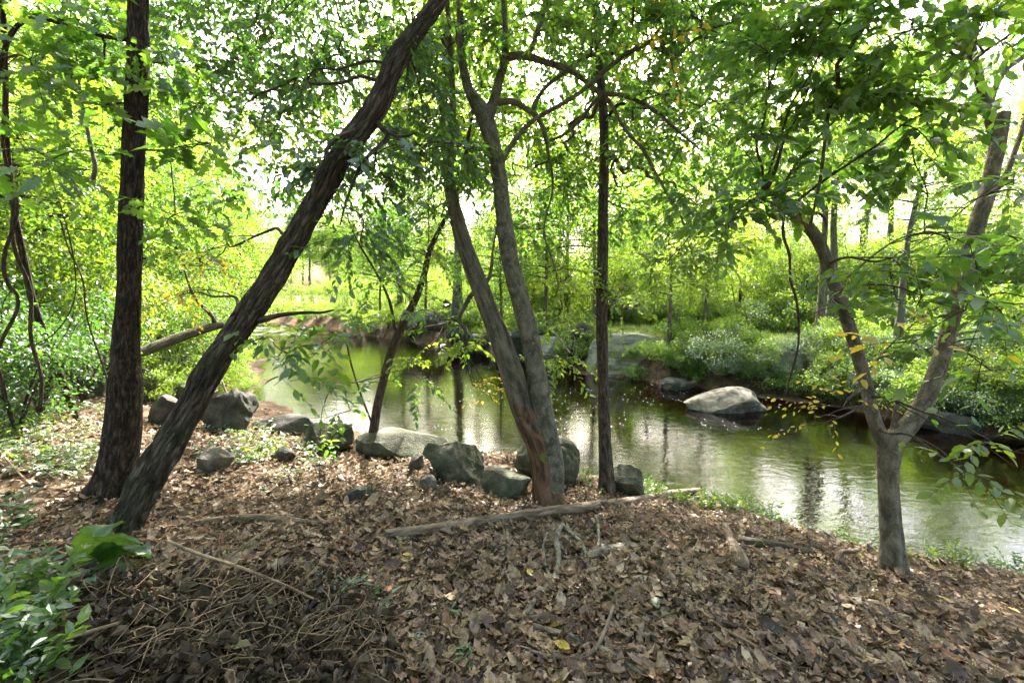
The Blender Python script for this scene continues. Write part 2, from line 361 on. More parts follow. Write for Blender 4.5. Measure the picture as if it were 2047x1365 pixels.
def rock_mat(name, dark, mid, light, moss=None, moss_at=.6, scale=4.0, band=0.0):
    m, t, out = new_mat(name); tc = N(t, 'ShaderNodeTexCoord')
    mp = N(t, 'ShaderNodeMapping'); mp.inputs['Scale'].default_value = (1, 1, 1 + band); mp.inputs['Rotation'].default_value = (.25, .15, 0)
    t.links.new(tc.outputs['Object'], mp.inputs[0])
    n1 = N(t, 'ShaderNodeTexNoise', Scale=scale, Detail=9.0, Roughness=.68, Distortion=.3); t.links.new(mp.outputs[0], n1.inputs['Vector'])
    n2 = N(t, 'ShaderNodeTexNoise', Scale=scale * .6, Detail=6.0, Roughness=.6); t.links.new(tc.outputs['Object'], n2.inputs['Vector'])
    v = N(t, 'ShaderNodeTexNoise', Scale=scale * 14, Detail=4.0); t.links.new(mp.outputs[0], v.inputs['Vector'])
    c = ramp(t, n1.outputs[0], [(.36, dark), (.5, mid), (.66, light)])
    if moss:
        mx = N(t, 'ShaderNodeMix', data_type='RGBA'); t.links.new(ramp(t, n2.outputs[0], [(moss_at - .08, g3(0)), (moss_at + .1, g3(.8))]), mx.inputs[0])
        t.links.new(c, mx.inputs[6]); mx.inputs[7].default_value = (*moss, 1); c = mx.outputs[2]
    b = N(t, 'ShaderNodeBsdfPrincipled', Roughness=.85); b.inputs['Specular IOR Level'].default_value = .3
    t.links.new(c, b.inputs['Base Color'])
    mh = N(t, 'ShaderNodeMath', operation='MULTIPLY_ADD'); mh.inputs[1].default_value = .3; t.links.new(v.outputs[0], mh.inputs[0]); t.links.new(n1.outputs[0], mh.inputs[2])
    bp = N(t, 'ShaderNodeBump', Strength=.75, Distance=.05); t.links.new(mh.outputs[0], bp.inputs['Height']); t.links.new(bp.outputs[0], b.inputs['Normal'])
    t.links.new(b.outputs[0], out.inputs[0]); return m
M_ROCK = rock_mat('rock_grey_green', (.026, .027, .02), (.08, .078, .058), (.18, .17, .135), (.04, .052, .02), .47)
M_ROCK_DARK = rock_mat('rock_dark', (.018, .018, .016), (.05, .049, .041), (.11, .105, .09), (.042, .05, .028), .55)
M_ROCK_PALE = rock_mat('rock_pale', (.055, .05, .04), (.14, .13, .105), (.27, .25, .21), (.055, .062, .028), .56)
M_ROCK_BAND = rock_mat('rock_banded_green', (.09, .098, .07), (.22, .225, .17), (.38, .375, .3), (.13, .15, .09), .56, 1.8, 6.0)

def soil_mat():
    m, t, out = new_mat('forest_floor'); geo = N(t, 'ShaderNodeNewGeometry')
    n1 = N(t, 'ShaderNodeTexNoise', Scale=5.0, Detail=9.0, Roughness=.7); t.links.new(geo.outputs['Position'], n1.inputs['Vector'])
    n2 = N(t, 'ShaderNodeTexVoronoi', Scale=22.0); t.links.new(geo.outputs['Position'], n2.inputs['Vector'])
    n3 = N(t, 'ShaderNodeTexNoise', Scale=.35, Detail=5.0, Roughness=.6); t.links.new(geo.outputs['Position'], n3.inputs['Vector'])
    c = ramp(t, n1.outputs[0], [(.3, (.03, .021, .014)), (.5, (.075, .052, .034)), (.7, (.16, .112, .072))])
    a = N(t, 'ShaderNodeAttribute', attribute_name='zone')
    def over(c, fac, c2):
        mx = N(t, 'ShaderNodeMix', data_type='RGBA'); t.links.new(fac, mx.inputs[0]); t.links.new(c, mx.inputs[6]); t.links.new(c2, mx.inputs[7]); return mx.outputs[2]
    sx = N(t, 'ShaderNodeSeparateColor'); t.links.new(a.outputs['Color'], sx.inputs[0])
    bed = ramp(t, n1.outputs[0], [(.3, (.05, .028, .012)), (.5, (.15, .075, .028)), (.72, (.55, .25, .06))])  # lightest orange raised to paint amber glints of sunlit bed
    bed = over(bed, ramp(t, n3.outputs[0], [(.42, g3(.85)), (.56, g3(0))]), ramp(t, n2.outputs['Distance'], [(0, (.06, .04, .022)), (.5, (.025, .018, .011))]))
    lawn = ramp(t, n1.outputs[0], [(.3, (.05, .075, .02)), (.5, (.11, .15, .038)), (.7, (.2, .22, .08))])
    lawn = over(lawn, ramp(t, n3.outputs[0], [(.5, g3(0)), (.65, g3(.7))]), ramp(t, n1.outputs[0], [(.3, (.14, .1, .06)), (.7, (.32, .24, .15))]))
    c = over(c, sx.outputs[0], bed); c = over(c, sx.outputs[1], lawn)
    b = N(t, 'ShaderNodeBsdfPrincipled', Roughness=.95); b.inputs['Specular IOR Level'].default_value = .15; t.links.new(c, b.inputs['Base Color'])
    bp = N(t, 'ShaderNodeBump', Strength=.8, Distance=.03); t.links.new(n1.outputs[0], bp.inputs['Height']); t.links.new(bp.outputs[0], b.inputs['Normal'])
    t.links.new(b.outputs[0], out.inputs[0]); return m
M_SOIL = soil_mat()
def water_mat():
    m, t, out = new_mat('stream_water'); geo = N(t, 'ShaderNodeNewGeometry')
    mp = N(t, 'ShaderNodeMapping'); mp.inputs['Rotation'].default_value = (0, 0, math.radians(-40)); mp.inputs['Scale'].default_value = (1, 1.9, 1); t.links.new(geo.outputs['Position'], mp.inputs[0])
    n1 = N(t, 'ShaderNodeTexNoise', Scale=4.2, Detail=3.0, Roughness=.55, Distortion=.4); t.links.new(mp.outputs[0], n1.inputs['Vector'])
    n2 = N(t, 'ShaderNodeTexNoise', Scale=17.0, Detail=2.0, Roughness=.5); t.links.new(mp.outputs[0], n2.inputs['Vector'])
    ad = N(t, 'ShaderNodeMath', operation='MULTIPLY_ADD'); ad.inputs[1].default_value = .22; t.links.new(n2.outputs[0], ad.inputs[0]); t.links.new(n1.outputs[0], ad.inputs[2])
    bp = N(t, 'ShaderNodeBump', Strength=.2, Distance=.02); t.links.new(ad.outputs[0], bp.inputs['Height'])
    fr = N(t, 'ShaderNodeFresnel', IOR=3.0); t.links.new(bp.outputs[0], fr.inputs['Normal'])
    gl = N(t, 'ShaderNodeBsdfGlossy', Roughness=.02); t.links.new(bp.outputs[0], gl.inputs['Normal'])
    tp = N(t, 'ShaderNodeBsdfTransparent'); tp.inputs[0].default_value = (.72, .45, .22, 1)
    mx = N(t, 'ShaderNodeMixShader'); t.links.new(fr.outputs[0], mx.inputs[0]); t.links.new(tp.outputs[0], mx.inputs[1]); t.links.new(gl.outputs[0], mx.inputs[2])
    t.links.new(mx.outputs[0], out.inputs[0]); return m
M_WATER = water_mat()

# ------------------------------------------------------------------ ground sheet and stream
def axis(lo, hi, step, out_lo, out_hi, grow):
    a = list(np.arange(lo, hi + 1e-6, step)); s = step
    while a[-1] < out_hi: s *= grow; a.append(a[-1] + s)
    s = step
    while a[0] > out_lo: s *= grow; a.insert(0, a[0] - s)
    return np.array(a)
gx = axis(-6, 7.5, .1, -420, 420, 1.065); gy = axis(.8, 10, .1, -60, 620, 1.05)
GX, GY = np.meshgrid(gx, gy); GZ = height(GX.ravel(), GY.ravel())
nx, ny = len(gx), len(gy)
def grid_quads(nx, ny):
    i = np.arange(ny - 1)[:, None]; j = np.arange(nx - 1)[None]
    return np.stack([i * nx + j, i * nx + j + 1, (i + 1) * nx + j + 1, (i + 1) * nx + j], -1).reshape(-1, 4)
me = make_mesh('ground', np.stack([GX.ravel(), GY.ravel(), GZ], 1), [grid_quads(nx, ny)], M_SOIL)
n_, f_ = sides(GX, GY)
zone = np.zeros((nx * ny, 4), np.float32); zone[:, 3] = 1
zone[:, 0] = sm((water_z(GY.ravel()) - .03 - GZ) / .06); zone[:, 1] = np.where(f_ > 1.1, sm((f_ - 1.1) / 1.2), 0)
ca = me.color_attributes.new('zone', 'FLOAT_COLOR', 'POINT'); ca.data.foreach_set('color', zone.ravel())
GROUND = link('ground', me); props(GROUND, 'brown leaf-strewn forest floor sloping to the stream and rising beyond it', 'ground', kind='structure')

wx = axis(-26, 14, .4, -88, 70, 1.06); wy = axis(-4, 44, .4, -44, 66, 1.06)
WX, WY = np.meshgrid(wx, wy); wn, wf = sides(WX, WY)
WZ = water_z(WY.ravel()); rap = sm((WY.ravel() - 26) / 4) * (1 - sm((WY.ravel() - 42) / 4))
WZ = WZ + rap * .07 * wav(WX.ravel(), WY.ravel(), 3.1, .8)
Q = grid_quads(len(wx), len(wy)); keep = ((wn < .9) & (wf < .9))[Q].any(1)
STREAM = link('stream', make_mesh('stream', np.stack([WX.ravel(), WY.ravel(), WZ], 1), [Q[keep]], M_WATER))
props(STREAM, 'shallow tea-brown stream reflecting bright sky and green trees', 'water', kind='structure')

# small flecks of foam riding on the dark water
m, t, out = new_mat('foam'); b = N(t, 'ShaderNodeBsdfDiffuse'); b.inputs[0].default_value = (.8, .8, .78, 1); t.links.new(b.outputs[0], out.inputs[0]); M_FOAM = m
fg = Geo(); k = 0
while k < 300:
    px, py = R.uniform(860, 1560), R.uniform(690, 860)
    d = ray(px, py); tt = (WL - 1.5) / d[2]; P = CAM + d * tt
    n, f = sides(P[0], P[1])
    if n[0] > -.3 or f[0] > -.1 or mnoise.noise(Vector((P[0] * .5, P[1] * .5, 0))) < -.12: continue
    k += 1; rr = R.uniform(.004, .011); a = np.arange(6) / 6 * 6.283 + R.random()
    V = np.stack([P[0] + rr * np.cos(a) * R.uniform(1, 2.2), P[1] + rr * np.sin(a), np.full(6, WL + .008)], 1)
    V = np.concatenate([V, [[P[0], P[1], WL + .014]]]); fg.add(V, T=[(i, (i + 1) % 6, 6) for i in range(6)])
props(link('foam_flecks', fg.mesh('foam_flecks', M_FOAM, uv=False)), 'scattered white foam flecks drifting on the dark water', 'foam', kind='stuff')

# ------------------------------------------------------------------ rocks
_ico = {}
def ico(sub):
    if sub not in _ico:
        bm = bmesh.new(); bmesh.ops.create_icosphere(bm, subdivisions=sub, radius=1)
        V = np.array([v.co[:] for v in bm.verts]); T = np.array([[v.index for v in f.verts] for f in bm.faces]); bm.free(); _ico[sub] = (V, T)
    return _ico[sub]
def rock(label, l, r, top, bot, mat, name='boulder', seed=0, box=2.9, cuts=10, deep=.8, tilt=(0, 0), sub=4, rough=.085, water=False, sink=.45, group=None, yaw=None, rest=None):
    mid = (l + r) / 2; rg = np.random.default_rng(seed + 100)
    if rest is not None: d = rest; P = at(mid, bot, d)
    elif water: dd = ray(mid, bot); d = (WL - 1.5) / dd[2]; P = CAM + dd * d
    else: P, d = ground(mid, bot)
    wd = (r - l) * d / FPX; ht = (bot - top) * d / FPX
    V, T = ico(sub); V = V.copy()
    V = V / (np.abs(V) ** box).sum(1)[:, None] ** (1 / box)
    for _ in range(cuts):
        n = rg.normal(size=3); n /= np.linalg.norm(n); c = rg.uniform(.55, .88); e = np.maximum(V @ n - c, 0); V -= e[:, None] * n * .92
    nv = np.array([mnoise.fractal(Vector(v * 1.4) + Vector((seed * 3.1, seed, 0)), 1.0, 2.0, 5) for v in V])
    nf = np.array([mnoise.fractal(Vector(v * 5) + Vector((seed * 1.1, 0, seed)), .9, 2.0, 3) for v in V])
    V *= (1 + rough * 1.6 * nv + rough * .35 * nf)[:, None]
    a = rg.uniform(-.5, .5) if yaw is None else yaw
    ax, ay = tilt
    for (i, j, an) in ((1, 2, ax), (0, 2, ay), (0, 1, a)):
        c, s = math.cos(an), math.sin(an); A, B = V[:, i].copy(), V[:, j].copy(); V[:, i] = c * A - s * B; V[:, j] = s * A + c * B
    lo, hi = V.min(0), V.max(0); V = (V - (lo + hi) / 2) / (hi - lo)            # unit box
    V *= np.array([wd, wd * deep, ht * (1 + sink)])
    bx, by = P[0], P[1] + wd * deep * .35
    z0 = P[2] - ht * sink
    V[:, 2] += ht * (1 + sink) / 2 - ht * sink * .0
    me = make_mesh(name, V, [T], mat); me.set_sharp_from_angle(angle=math.radians(24))
    return props(link(name, me, None, (bx, by, z0)), label, 'rock', group)
rock('dark wedge-shaped boulder at the water edge, behind the leaning trunk', 385, 490, 782, 862, M_ROCK_DARK, seed=1, cuts=9, sub=5, tilt=(0, .25))
rock('low flat dark rock at the water edge right of the wedge boulder', 482, 640, 834, 868, M_ROCK_DARK, 'rock', 2, deep=.5)
rock('angular split grey rock beside the low flat dark rock', 590, 698, 852, 905, M_ROCK, 'rock', 3, 3.2, 9)
rock('small round pale stone right of the leaning trunk base', 385, 455, 898, 946, M_ROCK_PALE, 'stone', 4)
rock('small dark stone half sunk in leaves near the split rock', 530, 580, 895, 922, M_ROCK_DARK, 'stone', 5, sub=3)
rock('flat grey slab by the water, right of the slim sapling foot', 700, 905, 872, 915, M_ROCK, 'rock_slab', 6, deep=.55)
rock('small white-sided stone left of the mossy shore boulder', 812, 845, 905, 942, M_ROCK_PALE, 'stone', 7, 3, 8, sub=3)
rock('large rounded mossy boulder on the near shore in the middle', 840, 966, 886, 970, M_ROCK, seed=8, cuts=8, rough=.09, sub=5)
rock('fist-sized pale cobble in front of the mossy shore boulder', 836, 872, 952, 981, M_ROCK_PALE, 'cobble', 9, 2.2, 3, sub=3)
rock('low grey-green boulder left of the forked tree foot', 945, 1062, 952, 1000, M_ROCK, seed=10, tilt=(0, -.15))
rock('tilted grey slab between the two mossy shore boulders', 955, 1020, 938, 968, M_ROCK_PALE, 'rock', 11, 3, 8, sub=3)
rock('tall rounded boulder standing behind the forked tree foot', 1028, 1166, 884, 966, M_ROCK, seed=12, box=2.3, cuts=5, sub=5)
rock('grey-green boulder on the shore right of the slim straight trunk', 1205, 1292, 936, 995, M_ROCK, seed=13, tilt=(0, .1))
rock('long dark boulder on the left shore under a fallen log', 285, 388, 712, 772, M_ROCK_DARK, seed=14, deep=.6)
rock('flat pale rock below the long dark boulder on the left shore', 310, 420, 768, 800, M_ROCK_PALE, 'rock', 15)
rock('brown sloping rock between the two left trunks', 282, 360, 790, 850, M_ROCK_DARK, 'rock', 16)
rock('tilted grey slab leaning beside the upright left trunk', 262, 312, 738, 800, M_ROCK, 'rock_slab', 17, 3.2, 8, tilt=(0, -.5))
rock('thin brown slab lying flush in the leaf litter', 676, 742, 976, 1004, M_ROCK_DARK, 'rock_slab', 18, 3.4, 8, sub=3, sink=1.2)
rock('buried dark rock in the left undergrowth', 110, 200, 745, 790, M_ROCK_DARK, 'rock', 19)
# far bank
FB = dict(water=True)
rock('huge banded green boulder on the far bank behind the straight trunk', 1178, 1352, 668, 752, M_ROCK_BAND, seed=21, box=3.4, cuts=4, deep=.7, tilt=(0, -.06), water=True, sub=5, rough=.05, yaw=.1)
rock('rounded pale green boulder on the far bank, left of the huge banded one', 1068, 1145, 672, 735, M_ROCK_BAND, seed=22, box=2.4, water=True)
rock('dark boulder wedged above and left of the huge banded one', 1130, 1192, 642, 690, M_ROCK_DARK, seed=23, rest=15.6)
rock('grey-green boulder on the far bank seen between the forked stems', 985, 1068, 660, 722, M_ROCK, seed=24, water=True)
rock('small pale rock on top of the far bank between the forked stems', 1055, 1100, 640, 664, M_ROCK_PALE, 'rock', 25, rest=17)
rock('grey rock low on the far bank left of the forked stems', 930, 985, 668, 706, M_ROCK, 'rock', 26, water=True)
rock('flat pale rock upstream on the far bank, topmost of its row', 800, 858, 618, 648, M_ROCK_PALE, 'rock', 27, rest=22)
rock('angular pale block upstream on the far bank', 842, 892, 622, 652, M_ROCK_PALE, 'rock', 28, 3.6, 8, rest=21)
rock('small rounded rock at the upstream end of the far bank row', 880, 905, 598, 618, M_ROCK_DARK, 'rock', 29, rest=25)
rock('dark rock at the far waterline upstream', 890, 945, 652, 682, M_ROCK_DARK, 'rock', 30, rest=20.5)
rock('flat sunlit pale rock jutting into the stream from the far bank', 1378, 1548, 779, 824, M_ROCK_PALE, 'rock', 31, 3.0, 12, deep=.6, tilt=(.1, .16), water=True, sink=.5)
rock('dark wet rock at the waterline under the far bank ferns', 1325, 1395, 758, 778, M_ROCK_DARK, 'rock', 32, water=True, sub=3)
rock('broad sloping grey boulder on the far bank behind hanging vine', 1520, 1660, 690, 775, M_ROCK_BAND, seed=33, rest=11.6, tilt=(0, .3), deep=.6)
rock('round pale boulder on the far bank left of the forked pale tree', 1652, 1712, 690, 740, M_ROCK_PALE, seed=34, box=2.2, rest=11.4)
rock('blue-grey boulder on the far bank seen between the pale tree stems', 1708, 1815, 730, 800, M_ROCK, seed=35, rest=10.2)
rock('long grey boulder on the far bank right of the pale tree', 1905, 2036, 740, 810, M_ROCK, seed=36, rest=9.6)
rock('dark undercut rock at the far waterline right of the pale tree', 1860, 1990, 822, 868, M_ROCK_DARK, 'rock', 37, water=True)

# ------------------------------------------------------------------ growing things
def curve3(S, E, bow, k=6):
    t = np.linspace(0, 1, k)[:, None]; M = (S + E) / 2 + bow
    return (1 - t) ** 2 * S + 2 * t * (1 - t) * M + t * t * E
LEAF_A, LEAF_B, LEAF_C = simple_leaf(.2, .12, .25), simple_leaf(.05, .2, .28), simple_leaf(.35, .05, .22)
NEAR_TPL = [LEAF_A, LEAF_B, LEAF_C]
TPL_OAK = [leaf_template(OAK, .2, .2, .04, s) for s in range(3)]
TPL_OVAL = [leaf_template(OVAL, .25, .18, .03, s) for s in range(3)]
def twig_leaves(S, E, leaf, K, rg, up=.75, droop=.35):
    """arrays of twigs S,E (T,3): returns leaf frames along them"""
    T = len(S); t = np.linspace(.22, 1, K)[None, :, None]; L = np.linalg.norm(E - S, axis=1)[:, None, None]
    M = (S + E) / 2 + np.array([0, 0, .14]) * L[:, 0]
    B = (1 - t) ** 2 * S[:, None] + 2 * t * (1 - t) * M[:, None] + t * t * E[:, None]
    D = unit(2 * (1 - t) * (M - S)[:, None] + 2 * t * (E - M)[:, None])
    Z = np.array([0, 0, 1.0]); side = unit(np.cross(D, Z + rg.normal(0, .18, (T, 1, 3))))
    sg = np.where(np.arange(K) % 2 == 0, 1, -1)[None, :, None]
    X = unit(D * rg.uniform(.35, .9, (T, K, 1)) + side * sg * rg.uniform(.6, 1.1, (T, K, 1)) - Z * rg.uniform(-.1, droop * 2, (T, K, 1)) + rg.normal(0, .18, (T, K, 3)))
    Nn = unit(Z * up + rg.normal(0, .42, (T, K, 3)))
    Sz = leaf * rg.uniform(.6, 1.2, (T, K))
    return B.reshape(-1, 3), X.reshape(-1, 3), Nn.reshape(-1, 3), Sz.reshape(-1)
DENS = 2.0
class Crown:
    def __init__(s, nodes, radii, leaf, seed):
        s.nodes = nodes; s.rad = radii; s.leaf = leaf; s.rg = np.random.default_rng(seed); s.wood = Geo(); s.L = {}; s.dens = DENS
    def blob(s, c, r, n, kind='g', leaf=None, K=12, tw=(.35, .75), droop=.35, link_r=.009):
        n = max(3, int(n * s.dens)); rg = s.rg; c = np.asarray(c, float); r = np.asarray(r, float); leaf = leaf or s.leaf
        d = np.linalg.norm(s.nodes - c, axis=1); i = int(np.argmin(d + .5 * np.maximum(0, c[2] - s.nodes[:, 2])))
        a = s.nodes[i]; L = np.linalg.norm(c - a)
        k = max(5, int(L / .15)); path = curve3(a, c, np.array([rg.normal(0, .1), rg.normal(0, .1), .12]) * L, k)
        path[1:-1] += rg.normal(0, .018 * min(L, 2), (k - 2, 3))
        r0 = min(max(link_r * (1 + .35 * L), .006), s.rad[i] * .7)
        tube(s.wood, catmull(np.concatenate([path, np.linspace(r0, .004, k)[:, None]], 1), .07), 6, seed=i)
        pts = [path[k // 3:]]
        for q in range(max(2, n // 10)):                                        # side branches through the blob
            st = path[rg.integers(k // 3, k)]; en = c + rg.normal(0, .48, 3) * r
            p2 = curve3(st, en, rg.normal(0, .06, 3) + np.array([0, 0, .06]), 6)
            tube(s.wood, np.concatenate([p2, np.linspace(.005, .0022, 6)[:, None]], 1), 4, cap=False); pts.append(p2[1:])
        pts = np.concatenate(pts)
        tgt = rg.normal(size=(n, 3)); tgt = tgt / np.linalg.norm(tgt, axis=1)[:, None] * rg.random((n, 1)) ** .45 * r + c
        S = np.empty_like(tgt)
        for q in range(n):
            dd = np.linalg.norm(pts - tgt[q], axis=1); S[q] = pts[np.argmin(dd)]
        D = tgt - S; Ld = np.linalg.norm(D, axis=1)[:, None]; want = rg.uniform(*tw, (n, 1))
        E = S + D / (Ld + 1e-9) * np.clip(Ld, want * .6, want * 1.9) - np.array([0, 0, 1]) * want * .12
        for q in range(n):
            p2 = curve3(S[q], E[q], np.array([0, 0, .14]) * np.linalg.norm(E[q] - S[q]), 4)
            tube(s.wood, np.concatenate([p2, np.array([[.0026], [.002], [.0016], [.001]])], 1), 3, cap=False)
        s.L.setdefault(kind, []).append(twig_leaves(S, E, leaf, K, rg, droop=droop))
LEAF_MESH = {}
def leaf_data(tpls, mat, key):
    if key not in LEAF_MESH: LEAF_MESH[key] = [make_mesh('leaf', v, [t], mat, smooth=True) for v, t in tpls]
    return LEAF_MESH[key]
def limb_samples(spec, step=.035):
    """spec: list of (px, py, width_px, depth)"""
    return catmull([[*at(px, py, d), WS * wd * d / FPX / 2 / math.sqrt(1 + ((px - IMG_W / 2) / FPX) ** 2)] for px, py, wd, d in spec], step)
def depths(pts, d0, d1):
    n = len(pts); s = [0.0]
    for a, b in zip(pts[:-1], pts[1:]): s.append(s[-1] + math.hypot(b[0] - a[0], b[1] - a[1]))
    return [(*p, d0 + (d1 - d0) * (q / s[-1])) for p, q in zip(pts, s)]
WS = 1.0
def near_tree(name, label, base_px, trunk, d_end, limbs, blobs, bark, mats, leaf, seed, ridge=.006, ntop=120, limb_bark=None, group=None, tpl=None, flare=.5, d0=None, extra=None, flute=None, dens=None, no_attach=None):
    """trunk: [(px,py,w)], limbs: [(pts, d0, d1)], blobs: [(px,py,depth,(rx,ry,rz),n,kwargs)]"""
    P0, db = ground(*base_px); d0 = d0 or db
    root = empty(name, P0, label, 'tree', group); org = P0
    S = limb_samples(depths(trunk, d0, d_end), .038)
    S[0, 2] = P0[2] - .06
    h = np.linalg.norm(S[:, :3] - S[0, :3], axis=1); S[:, 3] *= 1 + 1.5 * flare * np.exp(-h / .10)
    fl = flute or (lambda th, s: 1 + .32 * np.exp(-s / .16) * np.sin(th * 5 + seed) + .05 * np.exp(-s / .6) * np.sin(th * 3 + seed))
    g = Geo(); tube(g, S, 64, ridge, .045, seed, ridge_n=19, flute=fl); link('trunk', g.mesh('trunk', bark, org), root)
    nodes, rad = [S[len(S) // 3:, :3][::4]], [S[len(S) // 3:, 3][::4]]
    placed = [S]; skip = no_attach or ()
    for q, (pts, a, b) in enumerate(limbs):
        allS = np.concatenate(placed); X_, Y_, D_ = project(allS[:, :3]); dd = np.hypot(X_ - pts[0][0], Y_ - pts[0][1]); k = int(np.argmin(dd))
        if dd[k] < 45: a = float(D_[k]); b = b if len(pts) > 3 else max(b, a - .1)
        L = limb_samples(depths(pts, a, b), .03)
        if dd[k] < 45: L = np.concatenate([[[*allS[k, :3], min(L[0, 3], allS[k, 3] * .8)]], L[1:]])
        placed.append(L); g = Geo(); big = L[:, 3].max() > .03
        tube(g, L, 30 if big else 12, ridge * .6 if big else 0, .06, seed + q * 7 + 1); link('limb', g.mesh('limb', limb_bark or bark, org), root)
        
        if q not in skip: nodes.append(L[::4, :3]); rad.append(L[::4, 3])
    C = Crown(np.concatenate(nodes), np.concatenate(rad), leaf, seed)
    C.dens = dens or DENS
    for (px, py, d, r, n, *kw) in blobs: C.blob(at(px, py, d), r, n, **(kw[0] if kw else {}))
    if extra: extra(C)
    props(link('branches', C.wood.mesh('branches', M_TWIG, org), root), kind='stuff')
    tpl = tpl or NEAR_TPL
    for kind, lst in C.L.items():
        P, X, Nn, Sz = [np.concatenate([l[i] for l in lst]) for i in range(4)]
        X_, Y_, dep = project(P); score = np.where((X_ > -20) & (X_ < IMG_W + 20) & (Y_ > -20) & (Y_ < IMG_H) & (dep > .3), Sz / np.maximum(dep, .3), 0)
        nt_ = min(ntop if kind == 'g' else 40, int((score > 0).sum()), int(.6 * len(P))); top = np.argsort(-score)[:nt_]; m = np.ones(len(P), bool); m[top] = False
        cname = {'g': 'crown', 'y': 'yellow_leaves', 'b': 'crown'}[kind]
        cr = link(cname, leaf_mesh(cname, tpl, P[m], X[m], Nn[m], Sz[m], mats[kind], org), root)
        leaf_objects('leaf', leaf_data(tpl, mats[kind], (mats[kind].name, id(tpl))), P[top], X[top], Nn[top], Sz[top], cr, org)
    return root


HIGH = [(d, px, py, n) for d, px, py, n in [(6.5, 1000, -60, 60), (7.5, 860, 40, 60), (8, 1150, 20, 60), (7.2, 1350, -20, 60), (8.5, 1500, 40, 55), (7.5, 1250, -260, 70), (8, 950, -260, 70), (9, 1100, -120, 60), (9.5, 1350, -160, 60), (7, 1550, -250, 60), (9.5, 880, -120, 50), (8.5, 1700, -120, 55)]]
VEIL = [(5.6, 420, 120, 30), (6.2, 560, 250, 30), (6.6, 700, 330, 26), (7, 480, 380, 26), (6.4, 860, 250, 34), (7.5, 960, 330, 30), (6.8, 1080, 180, 32), (7.5, 1150, 320, 34), (6.5, 1290, 180, 34), (7.2, 1380, 320, 34), (7.8, 1500, 250, 34), (6.6, 1600, 330, 28),
        (6.2, 620, 130, 30), (7.4, 720, 200, 22), (6.2, 1180, 80, 34), (6.8, 1380, 60, 30), (7.4, 1560, 120, 30), (8.4, 1700, 330, 24), (7, 1850, 150, 24), (8, 1950, 280, 24),
        (6.4, 680, 110, 20), (7.6, 640, 400, 22), (6.6, 1000, 260, 30), (7.2, 1080, 300, 30), (7.8, 1200, 220, 34), (7.2, 1300, 260, 34), (8.2, 1330, 380, 30), (7.4, 1450, 180, 34), (8, 1560, 380, 30), (7.6, 1480, 330, 30), (8.2, 1140, 400, 26), (6.8, 900, 30, 30), (6.6, 560, -20, 30), (7, 1620, 60, 30), (7.5, 1720, 220, 26), (7.8, 1900, 60, 26),
        (7.6, 1250, 440, 30), (8, 1420, 460, 30), (8, 1050, 440, 26), (8.5, 800, 440, 24), (7, 1000, 60, 30), (6, 1450, 120, 30), (7, 1650, 180, 26), (7.5, 820, 120, 26)]
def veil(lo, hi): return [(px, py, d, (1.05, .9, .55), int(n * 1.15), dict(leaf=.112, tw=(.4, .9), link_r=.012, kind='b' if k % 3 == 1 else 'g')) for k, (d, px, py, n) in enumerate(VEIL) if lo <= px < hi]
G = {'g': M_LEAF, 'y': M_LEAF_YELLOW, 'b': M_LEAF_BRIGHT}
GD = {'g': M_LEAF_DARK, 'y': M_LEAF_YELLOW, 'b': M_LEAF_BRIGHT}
# the upright trunk on the left
WS = 1.0
near_tree('upright_tree', 'straight dark-barked tree with large lobed leaves, second trunk from the left edge', (222, 990),
    [(222, 1000, 98), (236, 930, 86), (245, 860, 82), (250, 780, 74), (252, 700, 60), (257, 600, 53), (261, 450, 52), (267, 300, 50), (275, 150, 49), (277, 0, 44), (284, -220, 40), (296, -520, 34), (300, -900, 24)], 3.15,
    [([(262, 82, 12), (225, 76, 10), (180, 66, 11), (130, 50, 11), (95, 40, 11), (60, 38, 12), (30, 58, 13), (8, 105, 14), (-12, 200, 14)], 2.95, 3.3),
     ([(285, 300, 6), (330, 300, 4), (375, 290, 3), (420, 285, 2)], 2.95, 2.8),
     ([(280, -120, 26), (380, -260, 22), (520, -420, 16), (640, -600, 10)], 3.1, 3.8), ([(285, -260, 24), (180, -420, 18), (60, -560, 12)], 3.1, 3.6)],
    [(385, 295, 2.75, (.2, .2, .1), 4, dict(leaf=.19, K=4, tw=(.15, .25))), (200, 140, 3.5, (.32, .3, .2), 6, dict(leaf=.17, K=5)), (205, 215, 3.5, (.28, .3, .15), 5, dict(leaf=.16, K=5)),
     (350, 130, 3.5, (.35, .4, .22), 8, dict(leaf=.15, K=6)), (350, 430, 3.4, (.25, .3, .2), 5, dict(leaf=.16, K=5)), (100, 320, 2.9, (.3, .3, .25), 6, dict(leaf=.16, K=5)), (60, 120, 3.2, (.5, .5, .3), 12, dict(leaf=.15, K=6)),
     (160, 40, 3.5, (.6, .6, .25), 14, dict(leaf=.15, K=6)), (640, -600, 3.9, (1.3, 1.3, .8), 70, dict(leaf=.15)), (60, -560, 3.7, (1.2, 1.2, .7), 60, dict(leaf=.15)), (330, -700, 3.6, (1.4, 1.4, .8), 70, dict(leaf=.15)), (330, -1100, 3.8, (1.6, 1.6, 1.2), 80, dict(leaf=.15))],
    M_BARK_BROWN, G, .12, 3, ridge=.009, ntop=110, tpl=TPL_OAK, flare=.25)
